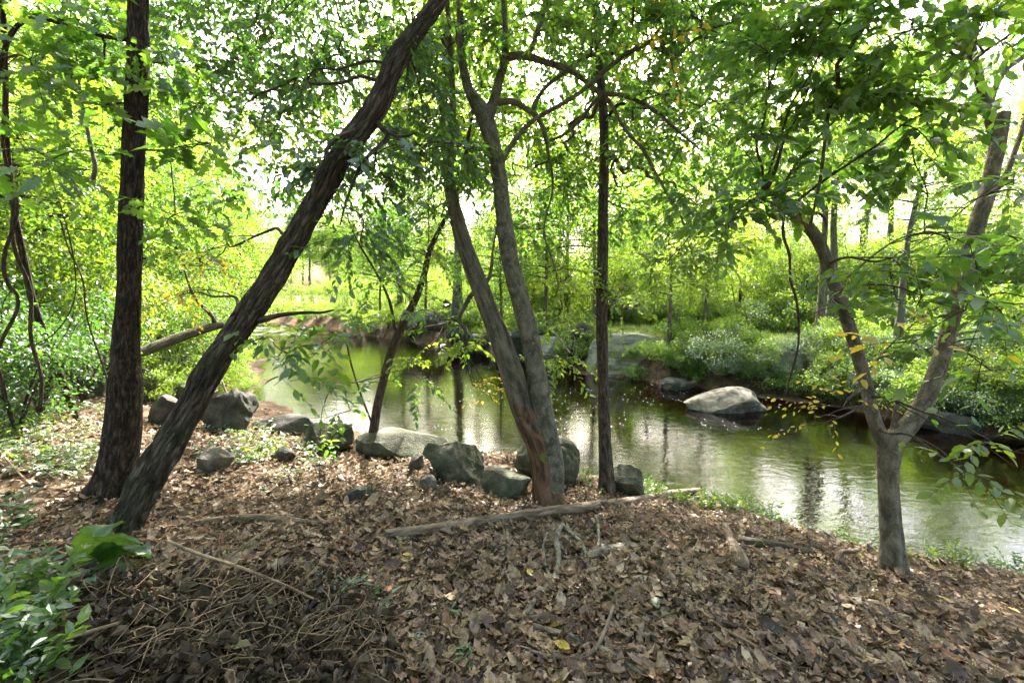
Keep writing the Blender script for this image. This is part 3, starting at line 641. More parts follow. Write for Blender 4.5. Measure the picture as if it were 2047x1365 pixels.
# the leaning trunk
WS = .78
near_tree('leaning_tree', 'thick shaggy-barked tree leaning far right over the leaf litter', (255, 1068),
    [(242, 1078, 92), (268, 1020, 88), (300, 955, 88), (338, 890, 86), (390, 800, 74), (447, 700, 70), (515, 600, 66), (578, 500, 63), (633, 400, 60), (690, 300, 57), (752, 215, 55), (778, 150, 52), (808, 98, 48), (850, 40, 44), (890, -20, 40), (930, -100, 38), (970, -220, 34), (1000, -420, 26), (1020, -700, 16)], 3.5,
    [([(735, 250, 18), (705, 262, 15), (675, 275, 13), (655, 297, 12), (648, 325, 10), (632, 350, 8), (624, 392, 6)], 3.1, 2.9),
     ([(752, 245, 16), (775, 272, 14), (752, 298, 11), (725, 325, 10), (705, 368, 8), (690, 410, 6), (680, 450, 4)], 3.1, 2.85),
     ([(765, 255, 13), (790, 272, 9), (812, 272, 7), (832, 266, 4)], 3.1, 3.0),
     ([(515, 642, 22), (560, 630, 13), (610, 625, 9), (640, 625, 7), (666, 620, 5)], 2.85, 2.8),
     ([(930, -100, 26), (1060, -240, 20), (1200, -360, 14), (1320, -430, 9)], 3.3, 4.2), ([(900, -60, 22), (800, -200, 18), (680, -320, 12), (560, -380, 8)], 3.2, 4.2)],
    [(600, 190, 3.9, (.55, .5, .3), 20, dict(droop=.6)), (640, 340, 3.3, (.5, .4, .28), 14), (760, 345, 3.4, (.5, .5, .25), 16), (850, 300, 3.7, (.45, .5, .3), 18), (840, 190, 3.9, (.45, .5, .35), 22),
     (820, 60, 3.6, (.45, .5, .35), 18), (740, 60, 4.2, (.4, .4, .3), 12), (530, 60, 4.0, (.5, .5, .3), 16), (720, 480, 3.3, (.35, .4, .25), 9), (480, 230, 4.0, (.6, .5, .35), 20), (580, -60, 4.0, (.8, .7, .4), 30), (345, 590, 3.9, (.18, .2, .1), 4, dict(kind='y', K=7, leaf=.06)), (420, 520, 4.2, (.25, .2, .1), 5, dict(kind='y', K=8, leaf=.055)),
     (640, -330, 4.3, (1.3, 1.2, .7), 70), (980, -360, 3.8, (1.3, 1.3, .7), 70), (1300, -430, 4.3, (1.3, 1.2, .7), 70), (1000, -760, 3.8, (1.6, 1.6, 1.0), 90)] + [(px, py, d, (1.5, 1.5, .8), n, dict(leaf=.10, tw=(.6, 1.1), link_r=.014)) for d, px, py, n in [(5.5, 420, -60, 50), (6.5, 480, 60, 40), (6.5, 300, 20, 50), (7, 500, -220, 60), (6, 150, -150, 60), (8, 350, -180, 60), (5.2, 0, -100, 50), (7.5, 820, -330, 60)]] + veil(0, 840),
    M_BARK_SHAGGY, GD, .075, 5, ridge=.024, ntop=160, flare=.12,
    flute=lambda th, s: 1 + .13 * np.sin(th * 3 + 1.2 + s * .8) * np.exp(-s / 2.2) + .09 * np.sin(th * 7 + s * 1.4) * np.exp(-s / 1.2))
# the slim crooked sapling
WS = .78
near_tree('crooked_sapling', 'slim crooked sapling at the water edge left of the forked tree', (738, 905),
    [(736, 912, 30), (745, 870, 25), (755, 810, 23), (768, 755, 22), (785, 695, 23), (808, 642, 22), (832, 595, 18), (848, 548, 16), (857, 508, 14), (874, 467, 12), (893, 432, 11), (915, 385, 10), (930, 310, 9), (945, 220, 8)], 4.9,
    [([(790, 660, 9), (778, 600, 7), (752, 545, 6), (725, 500, 5), (700, 450, 4), (690, 400, 3)], 5.2, 5.0),
     ([(745, 850, 6), (722, 790, 5), (700, 720, 5), (690, 660, 4)], 5.3, 4.6), ([(800, 655, 9), (840, 655, 7), (880, 650, 7), (915, 640, 6)], 5.2, 4.8),
     ([(828, 602, 8), (815, 590, 8), (798, 572, 6)], 5.1, 5.0), ([(770, 750, 6), (700, 765, 4), (640, 760, 3), (580, 740, 2)], 5.2, 3.6)],
    [(640, 690, 3.0, (.26, .3, .14), 10, dict(leaf=.10, K=7)), (585, 690, 3.2, (.3, .3, .12), 9, dict(leaf=.085, K=8)), (700, 650, 3.8, (.4, .4, .16), 12, dict(leaf=.085)), (610, 760, 3.4, (.35, .3, .14), 9, dict(leaf=.08, K=8)),
     (700, 820, 4.2, (.35, .3, .12), 8, dict(leaf=.08, K=8)), (640, 880, 4.4, (.25, .3, .12), 6, dict(leaf=.085, K=7)), (860, 500, 4.6, (.35, .4, .22), 14), (770, 560, 4.8, (.5, .4, .25), 14), (880, 640, 4.6, (.4, .4, .18), 12),
     (850, 720, 4.6, (.45, .4, .16), 16, dict(kind='b')), (815, 770, 4.5, (.4, .4, .16), 10), (930, 690, 4.6, (.35, .4, .14), 14, dict(kind='b')), (945, 770, 4.4, (.3, .3, .14), 7, dict(kind='y', K=8, leaf=.055)), (985, 800, 4.4, (.18, .2, .1), 4, dict(kind='y', K=7, leaf=.055)),
     (935, 300, 4.8, (.5, .5, .4), 16), (720, 470, 5.0, (.45, .5, .3), 14)],
    M_BARK_POLE, G, .075, 8, ridge=.003, ntop=170, flare=.35, dens=.8)
# the forked tree in the middle: two stems from one foot
WS = .86
D4 = ground(1100, 1008)[1]
near_tree('forked_tree', 'grey smooth-barked tree with two leaning stems and peeling red base, in the middle', (1100, 1008),
    [(1100, 1018, 66), (1092, 975, 56), (1084, 925, 53), (1072, 880, 54), (1050, 830, 56), (1030, 770, 54), (1008, 700, 50), (985, 640, 45), (966, 590, 42), (946, 540, 40), (928, 490, 38), (912, 430, 34), (900, 380, 28), (896, 330, 22), (902, 270, 18), (905, 200, 15), (900, 100, 13), (890, -60, 10), (880, -300, 7)], D4 + .35,
    [([(1106, 990, 50), (1106, 940, 50), (1098, 880, 49), (1082, 800, 46), (1069, 730, 44), (1055, 660, 44), (1038, 590, 42), (1022, 530, 40), (1012, 470, 40), (1003, 400, 36), (992, 320, 35), (978, 262, 40), (965, 225, 40), (948, 200, 28), (934, 170, 21), (923, 110, 18), (920, 50, 17), (918, -30, 16), (912, -160, 13), (905, -400, 9)], D4 + .06, D4 + .25),
     ([(972, 240, 34), (988, 200, 24), (997, 165, 21), (1005, 135, 20), (1010, 108, 18), (1010, 60, 13), (1007, -10, 12), (1003, -120, 10), (1000, -300, 7)], D4 + .22, D4 + .3),
     ([(1005, 120, 20), (1030, 112, 18), (1058, 114, 18), (1090, 125, 14), (1130, 137, 14), (1160, 155, 12), (1200, 186, 12), (1240, 190, 10), (1280, 205, 9), (1320, 230, 8), (1358, 265, 6), (1400, 300, 4)], D4 + .25, D4 - .2),
     ([(1052, 114, 15), (1065, 92, 12), (1074, 62, 11), (1086, 30, 9), (1090, -30, 7)], D4 + .25, D4 + .3),
     ([(1205, 188, 12), (1225, 215, 9), (1250, 260, 8), (1285, 300, 8), (1310, 345, 7), (1335, 390, 6), (1355, 420, 5), (1380, 470, 4), (1415, 475, 3), (1455, 497, 2)], D4, D4 - .3),
     ([(1215, 192, 9), (1192, 200, 9), (1168, 228, 8), (1132, 266, 8), (1098, 282, 6)], D4, D4 + .1),
     ([(990, 205, 18), (1015, 203, 15), (1035, 207, 14), (1055, 220, 14), (1070, 230, 14), (1083, 252, 11), (1092, 282, 9), (1096, 312, 7), (1104, 350, 6), (1103, 390, 5), (1092, 430, 5), (1088, 470, 4), (1110, 540, 3), (1125, 620, 2)], D4 + .22, D4 + .5),
     ([(1064, 224, 12), (1076, 195, 10), (1096, 170, 10), (1130, 145, 10), (1165, 116, 10), (1210, 108, 9), (1260, 103, 8), (1310, 75, 6)], D4 + .3, D4 + .1),
     ([(998, 335, 20), (1010, 308, 14), (1024, 288, 12), (1050, 255, 11), (1080, 232, 10), (1120, 210, 10), (1160, 185, 10), (1200, 150, 10), (1250, 110, 11), (1290, 90, 11), (1330, 70, 9), (1380, 60, 8), (1440, 52, 6), (1500, 30, 4)], D4 + .15, D4 - .5),
     ([(952, 560, 16), (975, 560, 10), (983, 530, 7), (985, 500, 5), (1000, 420, 3)], D4 + .15, D4 + .1),
     ([(960, 575, 14), (942, 590, 12), (928, 615, 10), (918, 640, 9), (930, 660, 8), (933, 690, 6), (925, 715, 4)], D4 + .2, D4 + .4),
     ([(1300, 92, 9), (1350, 110, 7), (1400, 75, 7), (1470, 88, 6), (1540, 65, 5), (1600, 50, 3)], D4 - .3, D4 - .6)],
    [(880, 110, D4 + .2, (.5, .5, .35), 24), (800, 130, D4 + .6, (.4, .4, .35), 16), (960, 60, D4, (.4, .45, .3), 18), (1100, 50, D4 - .1, (.5, .5, .25), 20), (930, 330, D4 + .1, (.4, .4, .3), 16), (860, 420, D4 + .2, (.3, .3, .22), 9),
     (1180, 60, D4 - .2, (.5, .5, .25), 18), (1290, 40, D4 - .4, (.5, .5, .25), 18), (1400, 40, D4 - .6, (.5, .5, .25), 18), (1480, 110, D4 - .6, (.4, .4, .25), 14), (1330, 190, D4, (.45, .5, .3), 18), (1420, 250, D4 - .2, (.5, .5, .35), 22),
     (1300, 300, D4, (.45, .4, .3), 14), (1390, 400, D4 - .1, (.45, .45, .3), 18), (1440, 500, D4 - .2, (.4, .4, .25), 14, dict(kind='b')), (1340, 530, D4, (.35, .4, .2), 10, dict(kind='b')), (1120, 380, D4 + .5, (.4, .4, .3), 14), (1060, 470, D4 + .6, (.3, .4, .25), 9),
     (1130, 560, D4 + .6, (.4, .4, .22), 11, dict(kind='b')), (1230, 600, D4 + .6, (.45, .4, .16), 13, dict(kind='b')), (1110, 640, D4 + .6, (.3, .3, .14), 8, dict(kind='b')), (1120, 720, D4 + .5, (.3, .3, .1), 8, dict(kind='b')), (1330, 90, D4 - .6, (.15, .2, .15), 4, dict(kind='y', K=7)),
     (1250, -90, D4 - .1, (.9, .8, .4), 34), (1480, -60, D4 - .5, (.9, .8, .4), 34), (980, -160, D4, (.9, .9, .5), 40), (1100, -420, D4 + .3, (1.6, 1.5, .9), 90), (880, -560, D4 + .2, (1.4, 1.4, .9), 70), (1450, -330, D4, (1.4, 1.3, .8), 70)] + veil(840, 1120),
    M_BARK_PEEL, G, .072, 13, ridge=.005, ntop=280, limb_bark=M_BARK_SMOOTH, flare=.45)
# the straight slim trunk
WS = .9
near_tree('straight_tree', 'slim straight brown trunk standing alone right of the forked tree', (1213, 985),
    [(1213, 992, 36), (1210, 900, 29), (1207, 800, 26), (1204, 700, 25), (1203, 600, 25), (1205, 500, 24), (1206, 400, 22), (1208, 300, 21), (1206, 220, 20), (1200, 160, 17), (1195, 90, 15), (1190, -20, 14), (1185, -250, 11), (1180, -600, 7)], 4.75,
    [([(1205, 250, 9), (1235, 210, 8), (1260, 215, 7), (1265, 240, 6)], 4.65, 4.5), ([(1195, 60, 10), (1240, -20, 8), (1300, -120, 6)], 4.7, 4.9), ([(1190, -30, 10), (1130, -120, 8), (1050, -220, 5)], 4.7, 5.0)],
    [(1240, 250, 4.9, (.4, .4, .3), 12), (1180, 330, 5.0, (.35, .4, .3), 10), (1230, 140, 4.9, (.45, .5, .3), 14), (1150, 30, 5.0, (.6, .6, .35), 22), (1290, -60, 5.0, (.7, .7, .4), 28), (1050, -220, 5.1, (1, 1, .6), 44), (1190, -620, 4.9, (1.6, 1.6, 1), 90), (1260, 430, 5.0, (.35, .4, .3), 9)] + [(px, py, d, (1.7, 1.6, .9), n, dict(leaf=.10, tw=(.6, 1.1), link_r=.014)) for d, px, py, n in HIGH] + veil(1120, 2000),
    M_BARK_POLE, G, .07, 17, ridge=.004, ntop=80, flare=.2)
# the pale forked tree on the right
WS = .86
D6 = ground(1786, 1148)[1]
near_tree('pale_forked_tree', 'pale smooth-barked tree forking low into a wide V on the right shore', (1786, 1148),
    [(1787, 1158, 66), (1783, 1090, 60), (1779, 1030, 54), (1776, 975, 50), (1776, 925, 56), (1783, 885, 62), (1806, 862, 52), (1832, 828, 50), (1858, 780, 48), (1880, 720, 46), (1897, 660, 44), (1912, 600, 44), (1928, 540, 44), (1942, 490, 44), (1956, 440, 44), (1973, 390, 44), (1986, 330, 42), (1996, 280, 43), (2004, 228, 42)], D6 + .1,
    [([(1778, 915, 46), (1760, 872, 40), (1743, 825, 36), (1731, 770, 34), (1715, 710, 34), (1697, 650, 34), (1680, 600, 32), (1662, 550, 32), (1645, 502, 32), (1625, 465, 32), (1595, 435, 28), (1566, 416, 22), (1540, 407, 15), (1515, 404, 9), (1480, 415, 6), (1440, 440, 4)], D6, D6 + .15),
     ([(1994, 290, 34), (1978, 230, 34), (1964, 185, 28), (1949, 130, 26), (1935, 70, 25), (1915, 0, 23), (1890, -90, 20), (1850, -260, 15), (1800, -480, 9)], D6 + .08, D6 + .3),
     ([(1968, 395, 20), (2004, 365, 20), (2026, 310, 17), (2046, 250, 15), (2065, 170, 12), (2090, 60, 9)], D6 + .08, D6 + .2),
     ([(1975, 225, 20), (1990, 175, 18), (2010, 140, 18), (2040, 118, 18), (2080, 90, 14), (2140, 20, 10)], D6 + .1, D6 + .2),
     ([(2012, 150, 12), (2022, 100, 10), (2030, 40, 8), (2032, -40, 6)], D6 + .12, D6 + .2),
     ([(1783, 890, 18), (1787, 850, 16), (1793, 815, 14), (1799, 782, 11)], D6 + .04, D6 + .06),
     ([(1905, 670, 14), (1950, 661, 11), (2000, 653, 10), (2060, 645, 9)], D6 + .1, D6 + .3), ([(1900, 672, 10), (1872, 675, 8), (1852, 674, 6)], D6 + .1, D6 + .16),
     ([(1688, 560, 7), (1760, 500, 5), (1820, 470, 5), (1900, 465, 4), (2000, 470, 3)], D6 + .1, D6 - .2), ([(1735, 740, 7), (1790, 680, 5), (1850, 630, 4), (1920, 590, 3)], D6 + .05, D6 - .25),
     ([(1640, 492, 10), (1652, 450, 9), (1640, 428, 8), (1612, 424, 6)], D6 + .15, D6 + .15)],
    [(1560, 60, 2.9, (.5, .5, .22), 20), (1680, 50, 2.8, (.5, .5, .22), 20), (1800, 70, 2.7, (.5, .5, .25), 20), (1620, 170, 3.0, (.5, .5, .25), 20), (1740, 190, 2.9, (.45, .5, .22), 16), (1860, 220, 2.8, (.35, .4, .22), 12), (1560, 290, 3.3, (.4, .4, .22), 13), (1690, 320, 3.3, (.45, .4, .25), 14),
     (1830, 330, 3.1, (.4, .4, .22), 12), (1960, 60, 2.6, (.4, .4, .2), 12), (2030, 360, 2.6, (.2, .3, .2), 6), (1800, 530, 2.5, (.3, .3, .1), 6, dict(K=8)), (1840, 590, 2.5, (.28, .3, .1), 6, dict(K=8)), (1930, 620, 2.4, (.25, .3, .12), 6, dict(K=7)), (2000, 620, 2.5, (.25, .3, .12), 7, dict(K=7)), (1700, 620, 2.7, (.22, .2, .1), 4, dict(K=6)),
     (1980, 740, 2.5, (.25, .3, .12), 5, dict(K=7)), (1980, 880, 2.5, (.3, .3, .12), 7, dict(kind='b', K=9, leaf=.075)), (1930, 940, 2.5, (.25, .3, .1), 5, dict(kind='b', K=8, leaf=.075)), (1830, 700, 2.8, (.2, .2, .1), 4, dict(kind='y', K=6)), (1690, 800, 2.8, (.35, .3, .25), 5, dict(kind='y', K=7, leaf=.042)), (1630, 850, 3.0, (.35, .3, .14), 4, dict(kind='y', K=7, leaf=.042)),
     (1900, 480, 2.5, (.2, .3, .12), 4), (1500, 400, 2.95, (.3, .3, .16), 9), (1450, 450, 3.0, (.25, .3, .16), 7), (1580, 380, 2.95, (.3, .3, .14), 7), (1700, -120, 2.9, (.9, .8, .4), 36), (1930, -130, 2.7, (.9, .8, .4), 36), (1850, -420, 3.0, (1.5, 1.4, .8), 70), (2150, 0, 2.8, (.7, .7, .5), 30), (2120, 500, 2.8, (.4, .5, .5), 16)],
    M_BARK_PALE, G, .098, 19, ridge=.003, ntop=280, flare=.25, dens=1.25, no_attach=(5, 10))

WS = 1.0
# ------------------------------------------------------------------ wood beyond the stream, thickets and shrubs
FAR_TPL = [quad_leaf(.3, .1), quad_leaf(.26, -.06), quad_leaf(.34, .2)]
def clump_tree(seed, H, r0, crown_lo, crown_r, nclump, nleaf, leaf, lean=.06, flat=.8, clump_r=.75, stems=1, shape=.5):
    """local meshes: trunk, branches, crown leaves"""
    rg = np.random.default_rng(seed); wood = Geo(); limb = Geo(); nodes = []; rads = []
    for s in range(stems):
        a = rg.uniform(0, 6.28); le = lean if stems == 1 else rg.uniform(.15, .5)
        k = 8; z = np.linspace(0, 1, k); h = H * (1 if s == 0 else rg.uniform(.6, .95))
        P = np.stack([np.cos(a) * le * h * z ** 1.5 + rg.normal(0, .012, k) * h * z, np.sin(a) * le * h * z ** 1.5 + rg.normal(0, .012, k) * h * z, z * h * .96 - .1], 1)
        S = catmull(np.concatenate([P, (r0 * (1 - .85 * z) * (1 + .5 * np.exp(-z * h / .25)))[:, None]], 1), .25 if H > 4 else .12)
        tube(wood, S, 12 if H > 4 else 6, r0 * .06, .06, seed + s); nodes.append(S[:, :3]); rads.append(S[:, 3])
    nodes = np.concatenate(nodes); rads = np.concatenate(rads)
    u = rg.normal(size=(nclump, 3)); u /= np.linalg.norm(u, axis=1)[:, None]; rr = rg.random(nclump) ** .4
    zc = (u[:, 2] * rr * .5 + .5); hgt = crown_lo + (H - crown_lo) * zc
    prof = np.sin(np.clip(zc, .03, .97) ** shape * math.pi) ** .6
    C = np.stack([u[:, 0] * rr * crown_r * (.35 + .75 * prof), u[:, 1] * rr * crown_r * (.35 + .75 * prof), hgt], 1)
    top = nodes[-1] if stems == 1 else np.zeros(3); C[:, :2] += top[:2] * zc[:, None]
    Ls = []
    for c in C:
        below = nodes[:, 2] < c[2] + .1; dd = np.linalg.norm(nodes - c, axis=1) + np.where(below, 0, 50); i = int(np.argmin(dd))
        p = curve3(nodes[i], c, np.array([0, 0, .12]) * dd[i], 5)
        tube(limb, np.concatenate([p, np.linspace(min(rads[i] * .5, .012 + .012 * dd[i]), .004, 5)[:, None]], 1), 4, cap=False)
    per = nleaf // nclump; n = per * nclump
    cc = np.repeat(C, per, 0); rad = np.repeat(rg.uniform(.6, 1.25, nclump) * clump_r, per)
    q = rg.normal(size=(n, 3)); q /= np.linalg.norm(q, axis=1)[:, None]; q *= (rg.random(n) ** .5)[:, None]
    q[:, 2] = q[:, 2] * flat - .15 * (q[:, 0] ** 2 + q[:, 1] ** 2)
    P = cc + q * rad[:, None]; P[:, 2] = np.maximum(P[:, 2], .06)
    X = unit(q * np.array([1, 1, .2]) + rg.normal(0, .5, (n, 3)) - np.array([0, 0, .35])); Nn = unit(np.array([0, 0, .8]) + rg.normal(0, .5, (n, 3)))
    return wood, limb, (P, X, Nn, leaf * rg.uniform(.6, 1.25, n))
class Kind:
    def __init__(s, name, seed, bark, leafm, tpl=FAR_TPL, **kw):
        w_, l_, lv = clump_tree(seed, **kw); s.name = name
        s.wood = w_.mesh('trunk', bark); s.limb = l_.mesh('branches', M_TWIG); s.crown = leaf_mesh('crown', tpl, *lv, leafm)
    def put(s, x, y, label, cat='tree', group=None, scale=1.0, rz=None, z=None, squash=1.0, stem='trunk'):
        o = empty(s.name, (x, y, (hz(x, y) if z is None else z)), label, cat, group)
        o.rotation_euler[2] = R.uniform(0, 6.28) if rz is None else rz; o.scale = (scale, scale, scale * squash)
        link(stem, s.wood, o); props(link('branches', s.limb, o), kind='stuff'); link('crown', s.crown, o); return o
TALL = [Kind('tall_tree', 31, M_BARK_FAR, M_LEAF_FAR, H=15, r0=.2, crown_lo=4.5, crown_r=3.6, nclump=120, nleaf=17000, leaf=.17, clump_r=1.0),
        Kind('tall_tree', 32, M_BARK_FAR, M_LEAF, H=17, r0=.24, crown_lo=5.5, crown_r=4.0, nclump=120, nleaf=17000, leaf=.18, clump_r=1.1),
        Kind('tall_tree', 33, M_BARK_FAR, M_LEAF_BRIGHT, H=13, r0=.15, crown_lo=3.5, crown_r=3.0, nclump=100, nleaf=15000, leaf=.15, clump_r=.9)]
SPARSE = [Kind('tall_tree', 36, M_BARK_FAR, M_LEAF_BRIGHT, H=12, r0=.17, crown_lo=4.0, crown_r=2.6, nclump=30, nleaf=3600, leaf=.14, clump_r=.75),
          Kind('tall_tree', 37, M_BARK_FAR, M_LEAF_FAR, H=11, r0=.15, crown_lo=3.5, crown_r=2.4, nclump=26, nleaf=3200, leaf=.14, clump_r=.75)]
MID = [Kind('young_tree', 41, M_BARK_FAR, M_LEAF_BRIGHT, H=8, r0=.085, crown_lo=1.4, crown_r=2.4, nclump=90, nleaf=13000, leaf=.095, clump_r=.6),
       Kind('young_tree', 42, M_BARK_FAR, M_LEAF, H=7, r0=.075, crown_lo=1.0, crown_r=2.2, nclump=80, nleaf=11000, leaf=.09, clump_r=.6),
       Kind('young_tree', 43, M_BARK_FAR, M_LEAF_FAR, H=9, r0=.1, crown_lo=2.2, crown_r=2.6, nclump=90, nleaf=13000, leaf=.1, clump_r=.65)]
SHRUB = [Kind('shrub', 51, M_TWIG, M_LEAF, H=2.6, r0=.02, crown_lo=.25, crown_r=1.1, nclump=60, nleaf=4200, leaf=.075, clump_r=.3, stems=6, tpl=NEAR_TPL),
         Kind('shrub', 52, M_TWIG, M_LEAF_BRIGHT, H=3.2, r0=.024, crown_lo=.4, crown_r=1.2, nclump=70, nleaf=4600, leaf=.08, clump_r=.32, stems=7, tpl=NEAR_TPL),
         Kind('shrub', 54, M_TWIG, M_LEAF_DARK, H=2.2, r0=.018, crown_lo=.25, crown_r=1.0, nclump=44, nleaf=2600, leaf=.08, clump_r=.28, stems=7, tpl=NEAR_TPL),  # deep green leaves put the shade of the left undergrowth into colour
         Kind('shrub', 53, M_TWIG, M_LEAF_FAR, H=2.0, r0=.016, crown_lo=.1, crown_r=.95, nclump=50, nleaf=3600, leaf=.065, clump_r=.28, stems=6, tpl=NEAR_TPL)]
LOW = [Kind('bank_shrub', 61, M_TWIG, M_LEAF_BRIGHT, H=.9, r0=.01, crown_lo=.05, crown_r=.65, nclump=40, nleaf=2600, leaf=.055, clump_r=.2, stems=7),
       Kind('bank_shrub', 62, M_TWIG, M_LEAF_PALE, H=.75, r0=.009, crown_lo=.05, crown_r=.6, nclump=40, nleaf=2800, leaf=.045, clump_r=.2, stems=8),
       Kind('bank_shrub', 63, M_TWIG, M_LEAF_FAR, H=.6, r0=.008, crown_lo=.02, crown_r=.55, nclump=36, nleaf=2400, leaf=.045, clump_r=.18, stems=7)]
def spot(px, dist):
    """ground place on the bearing of pixel column px at camera-axis depth dist"""
    xc = (px - IMG_W / 2) / FPX; return xc * dist, dist
# trees whose trunks can be told apart
named = [(915, 24, 1, 1.05, 'thick brown trunk behind the upper bend of the forked tree left stem'), (1132, 21, 0, .8, 'grey trunk across the stream just left of the straight trunk'),
         (1113, 23, 2, .8, 'thin grey trunk across the stream close to the forked right stem'), (1243, 22, 0, .85, 'grey trunk across the stream just right of the straight trunk'),
         (1266, 24, 1, .8, 'grey trunk leaning right behind the huge banded boulder'), (1500, 30, 2, .9, 'dark trunk at the back of the sunlit lawn'),
         (1715, 17, 1, .95, 'grey trunk seen over the left arm of the pale forked tree'), (1770, 20, 0, 1.05, 'pale grey trunk in the middle of the V of the pale forked tree'),
         (1822, 19, 1, .9, 'brownish trunk in the V of the pale tree beside its right arm'), (1640, 12.6, 2, .75, 'mottled trunk standing on the far bank behind the round pale boulder'),
         (1660, 12.9, 2, .7, 'second mottled trunk of the pair behind the round pale boulder'), (1795, 11.2, 2, .62, 'thin trunk on the far bank seen deep in the V of the pale tree'),
         (1985, 21, 1, .9, 'leaning grey trunk at the right edge behind the pale tree'), (800, 30, 0, 1.0, 'distant trunk upstream left of the crooked sapling top'), (1060, 32, 1, 1.0, 'distant bluish trunk between the forked stems')]
for i, (px, d, k, s, lab) in enumerate(named):
    x, y = spot(px, d); (SPARSE[i % 2] if px > 1000 else TALL[k]).put(x, y, lab, group='trees across the stream', scale=s)
x, y = spot(1340, 13.8); MID[0].put(x, y, 'thin pale leaning young tree at the right end of the huge banded boulder', group='young trees across the stream', scale=.75)
# the wood behind: bearings and distances at random, off the stream and off the lawn
cnt = 0
for tries in range(4000):
    if cnt >= 120: break
    px = R.uniform(-350, 2400); d = R.uniform(24, 78) if tries % 3 else R.uniform(24, 40); x, y = spot(px, d); n, f = sides(x, y)
    if n[0] > -1.5 and n[0] < 1.5 or (n[0] < 0 and f[0] < 2): continue
    if 1050 < px and (d < 44 or R.random() < .5): continue
    if px < 1050 and n[0] < 0 and d < 36: continue
    if 420 < px < 1050 and d < 47: continue
    if 540 < px < 700 and d < 37: continue
    (TALL[cnt % 3] if px < 1000 or cnt % 2 else SPARSE[cnt % 4 // 2]).put(x, y, 'leafy tree in the wood far behind the stream', group='trees of the far wood', scale=R.uniform(.8, 1.15) if px < 420 else R.uniform(.55, .85)); cnt += 1
for i, (x, y) in enumerate([(-7, -5), (-2.5, -6.5), (3.5, -6), (8, -7), (-11, -1.5), (-5, -12), (1, -13), (7, -13), (-13, -9), (13, -11), (-17, -2), (-9, -18), (4, -20), (-14, 4)]):  # out of view, added to keep blue sky light off the bank
    TALL[i % 3].put(x, y, 'unseen tree of the wood at the back of the viewer, added to block sky light', group='unseen trees added behind the viewer', scale=R.uniform(.8, 1.0))
cnt = 0
for tries in range(3000):
    if cnt >= 150: break
    px = R.uniform(-200, 2250); d = R.uniform(19, 60); x, y = spot(px, d); n, f = sides(x, y)
    if (n[0] > -1 and n[0] < 1.2) or (n[0] < 0 and f[0] < 1.5): continue
    if 1120 < px and d < 22: continue
    if 545 < px < 700 and d < 37: continue
    MID[cnt % 3].put(x, y, 'young leafy tree filling the wood edge behind the stream', group='young trees of the far wood edge', scale=R.uniform(.65, 1.0) if px < 450 else R.uniform(.42, .7)); cnt += 1
for i in range(150):
    px = R.uniform(900, 2200) if i % 3 else R.uniform(480, 2200); d = R.uniform(19, 30) if i % 3 else R.uniform(29, 60); x, y = spot(px, d); n, f = sides(x, y)
    if f[0] < 4.5 or (px > 1230 and px < 1640 and d < 20.5): continue
    SHRUB[(0, 1, 3)[i % 3]].put(x, y, 'shrub in the understorey at the back of the lawn', 'shrub', 'shrubs behind the lawn', R.uniform(.8, 1.3), stem='stems')
for px, d, k, sc_, lab in [(1000, 19, 1, 1.0, 'young tree behind the forked stems on the far bank'), (1090, 18.5, 0, 1.0, 'young tree leafing over the pale green boulder on the far bank'), (1190, 18, 2, .95, 'young tree directly behind the slim straight trunk across the stream'),
        (1410, 17, 0, .95, 'young tree on the near edge of the sunlit lawn'), (1300, 20, 1, 1.05, 'young tree behind the huge banded boulder'), (1530, 21, 2, 1.1, 'young tree beyond the lawn left of the pale forked tree'), (850, 25, 0, 1.1, 'young tree upstream behind the crooked sapling'), (760, 28, 1, 1.1, 'young tree upstream at the bend of the water'), (1930, 17, 0, 1.0, 'young tree far right behind the right arm of the pale tree')]:
    x, y = spot(px, d); MID[k].put(x, y, lab, group='young trees across the stream', scale=sc_)
for i in range(92):
    px = 520 + i * 18; x = 0
    for d in np.arange(16, 40, .5):
        x, y = spot(px, d); f = sides(x, y)[1][0]
        if f > (2.4 if px < 1150 else 6.5) + (i * 37 % 10) * .45: break
    if 545 < px < 690 and i % 2: continue
    SHRUB[(1, 1, 3, 1, 1)[i % 5]].put(x, y, 'tall sunlit shrub in the green wall closing the view beyond the water', 'shrub', 'wall of shrubs beyond the water', R.uniform(.75, 1.2), stem='stems')
# thicket on the near bank, left
left = [(40, 8.5, 1, 1.0, 'M'), (130, 10.5, 0, 1.0, 'M'), (330, 12.5, 1, 1.0, 'M'), (210, 14, 2, 1.1, 'M'), (-80, 7, 0, .95, 'M'), (410, 15.5, 0, .95, 'M'), (20, 13, 2, 1.1, 'M'), (300, 18, 0, 1.1, 'M'), (480, 21, 1, 1.1, 'M'), (120, 19, 1, 1.2, 'M'), (380, 25, 2, 1.2, 'M'), (200, 25, 0, 1.2, 'M'), (500, 28, 0, 1.2, 'M')]
WHERE = ['hanging vines at the left edge', 'gap left of the upright trunk', 'gap between the two left trunks', 'upright trunk, farther one', 'left frame edge', 'leaning trunk, nearer one', 'rope-like vine', 'dead branch on the shore log', 'upper leaning trunk', 'looping vine', 'yellow sprigs by the leaning trunk', 'upright trunk, farthest one', 'bend of the stream on the left']
for (px, d, k, s, q), wh in zip(left, WHERE):
    x, y = spot(px, d); MID[k].put(x, y, 'sunlit young thicket tree behind the ' + wh, group='young trees of the left thicket', scale=s)
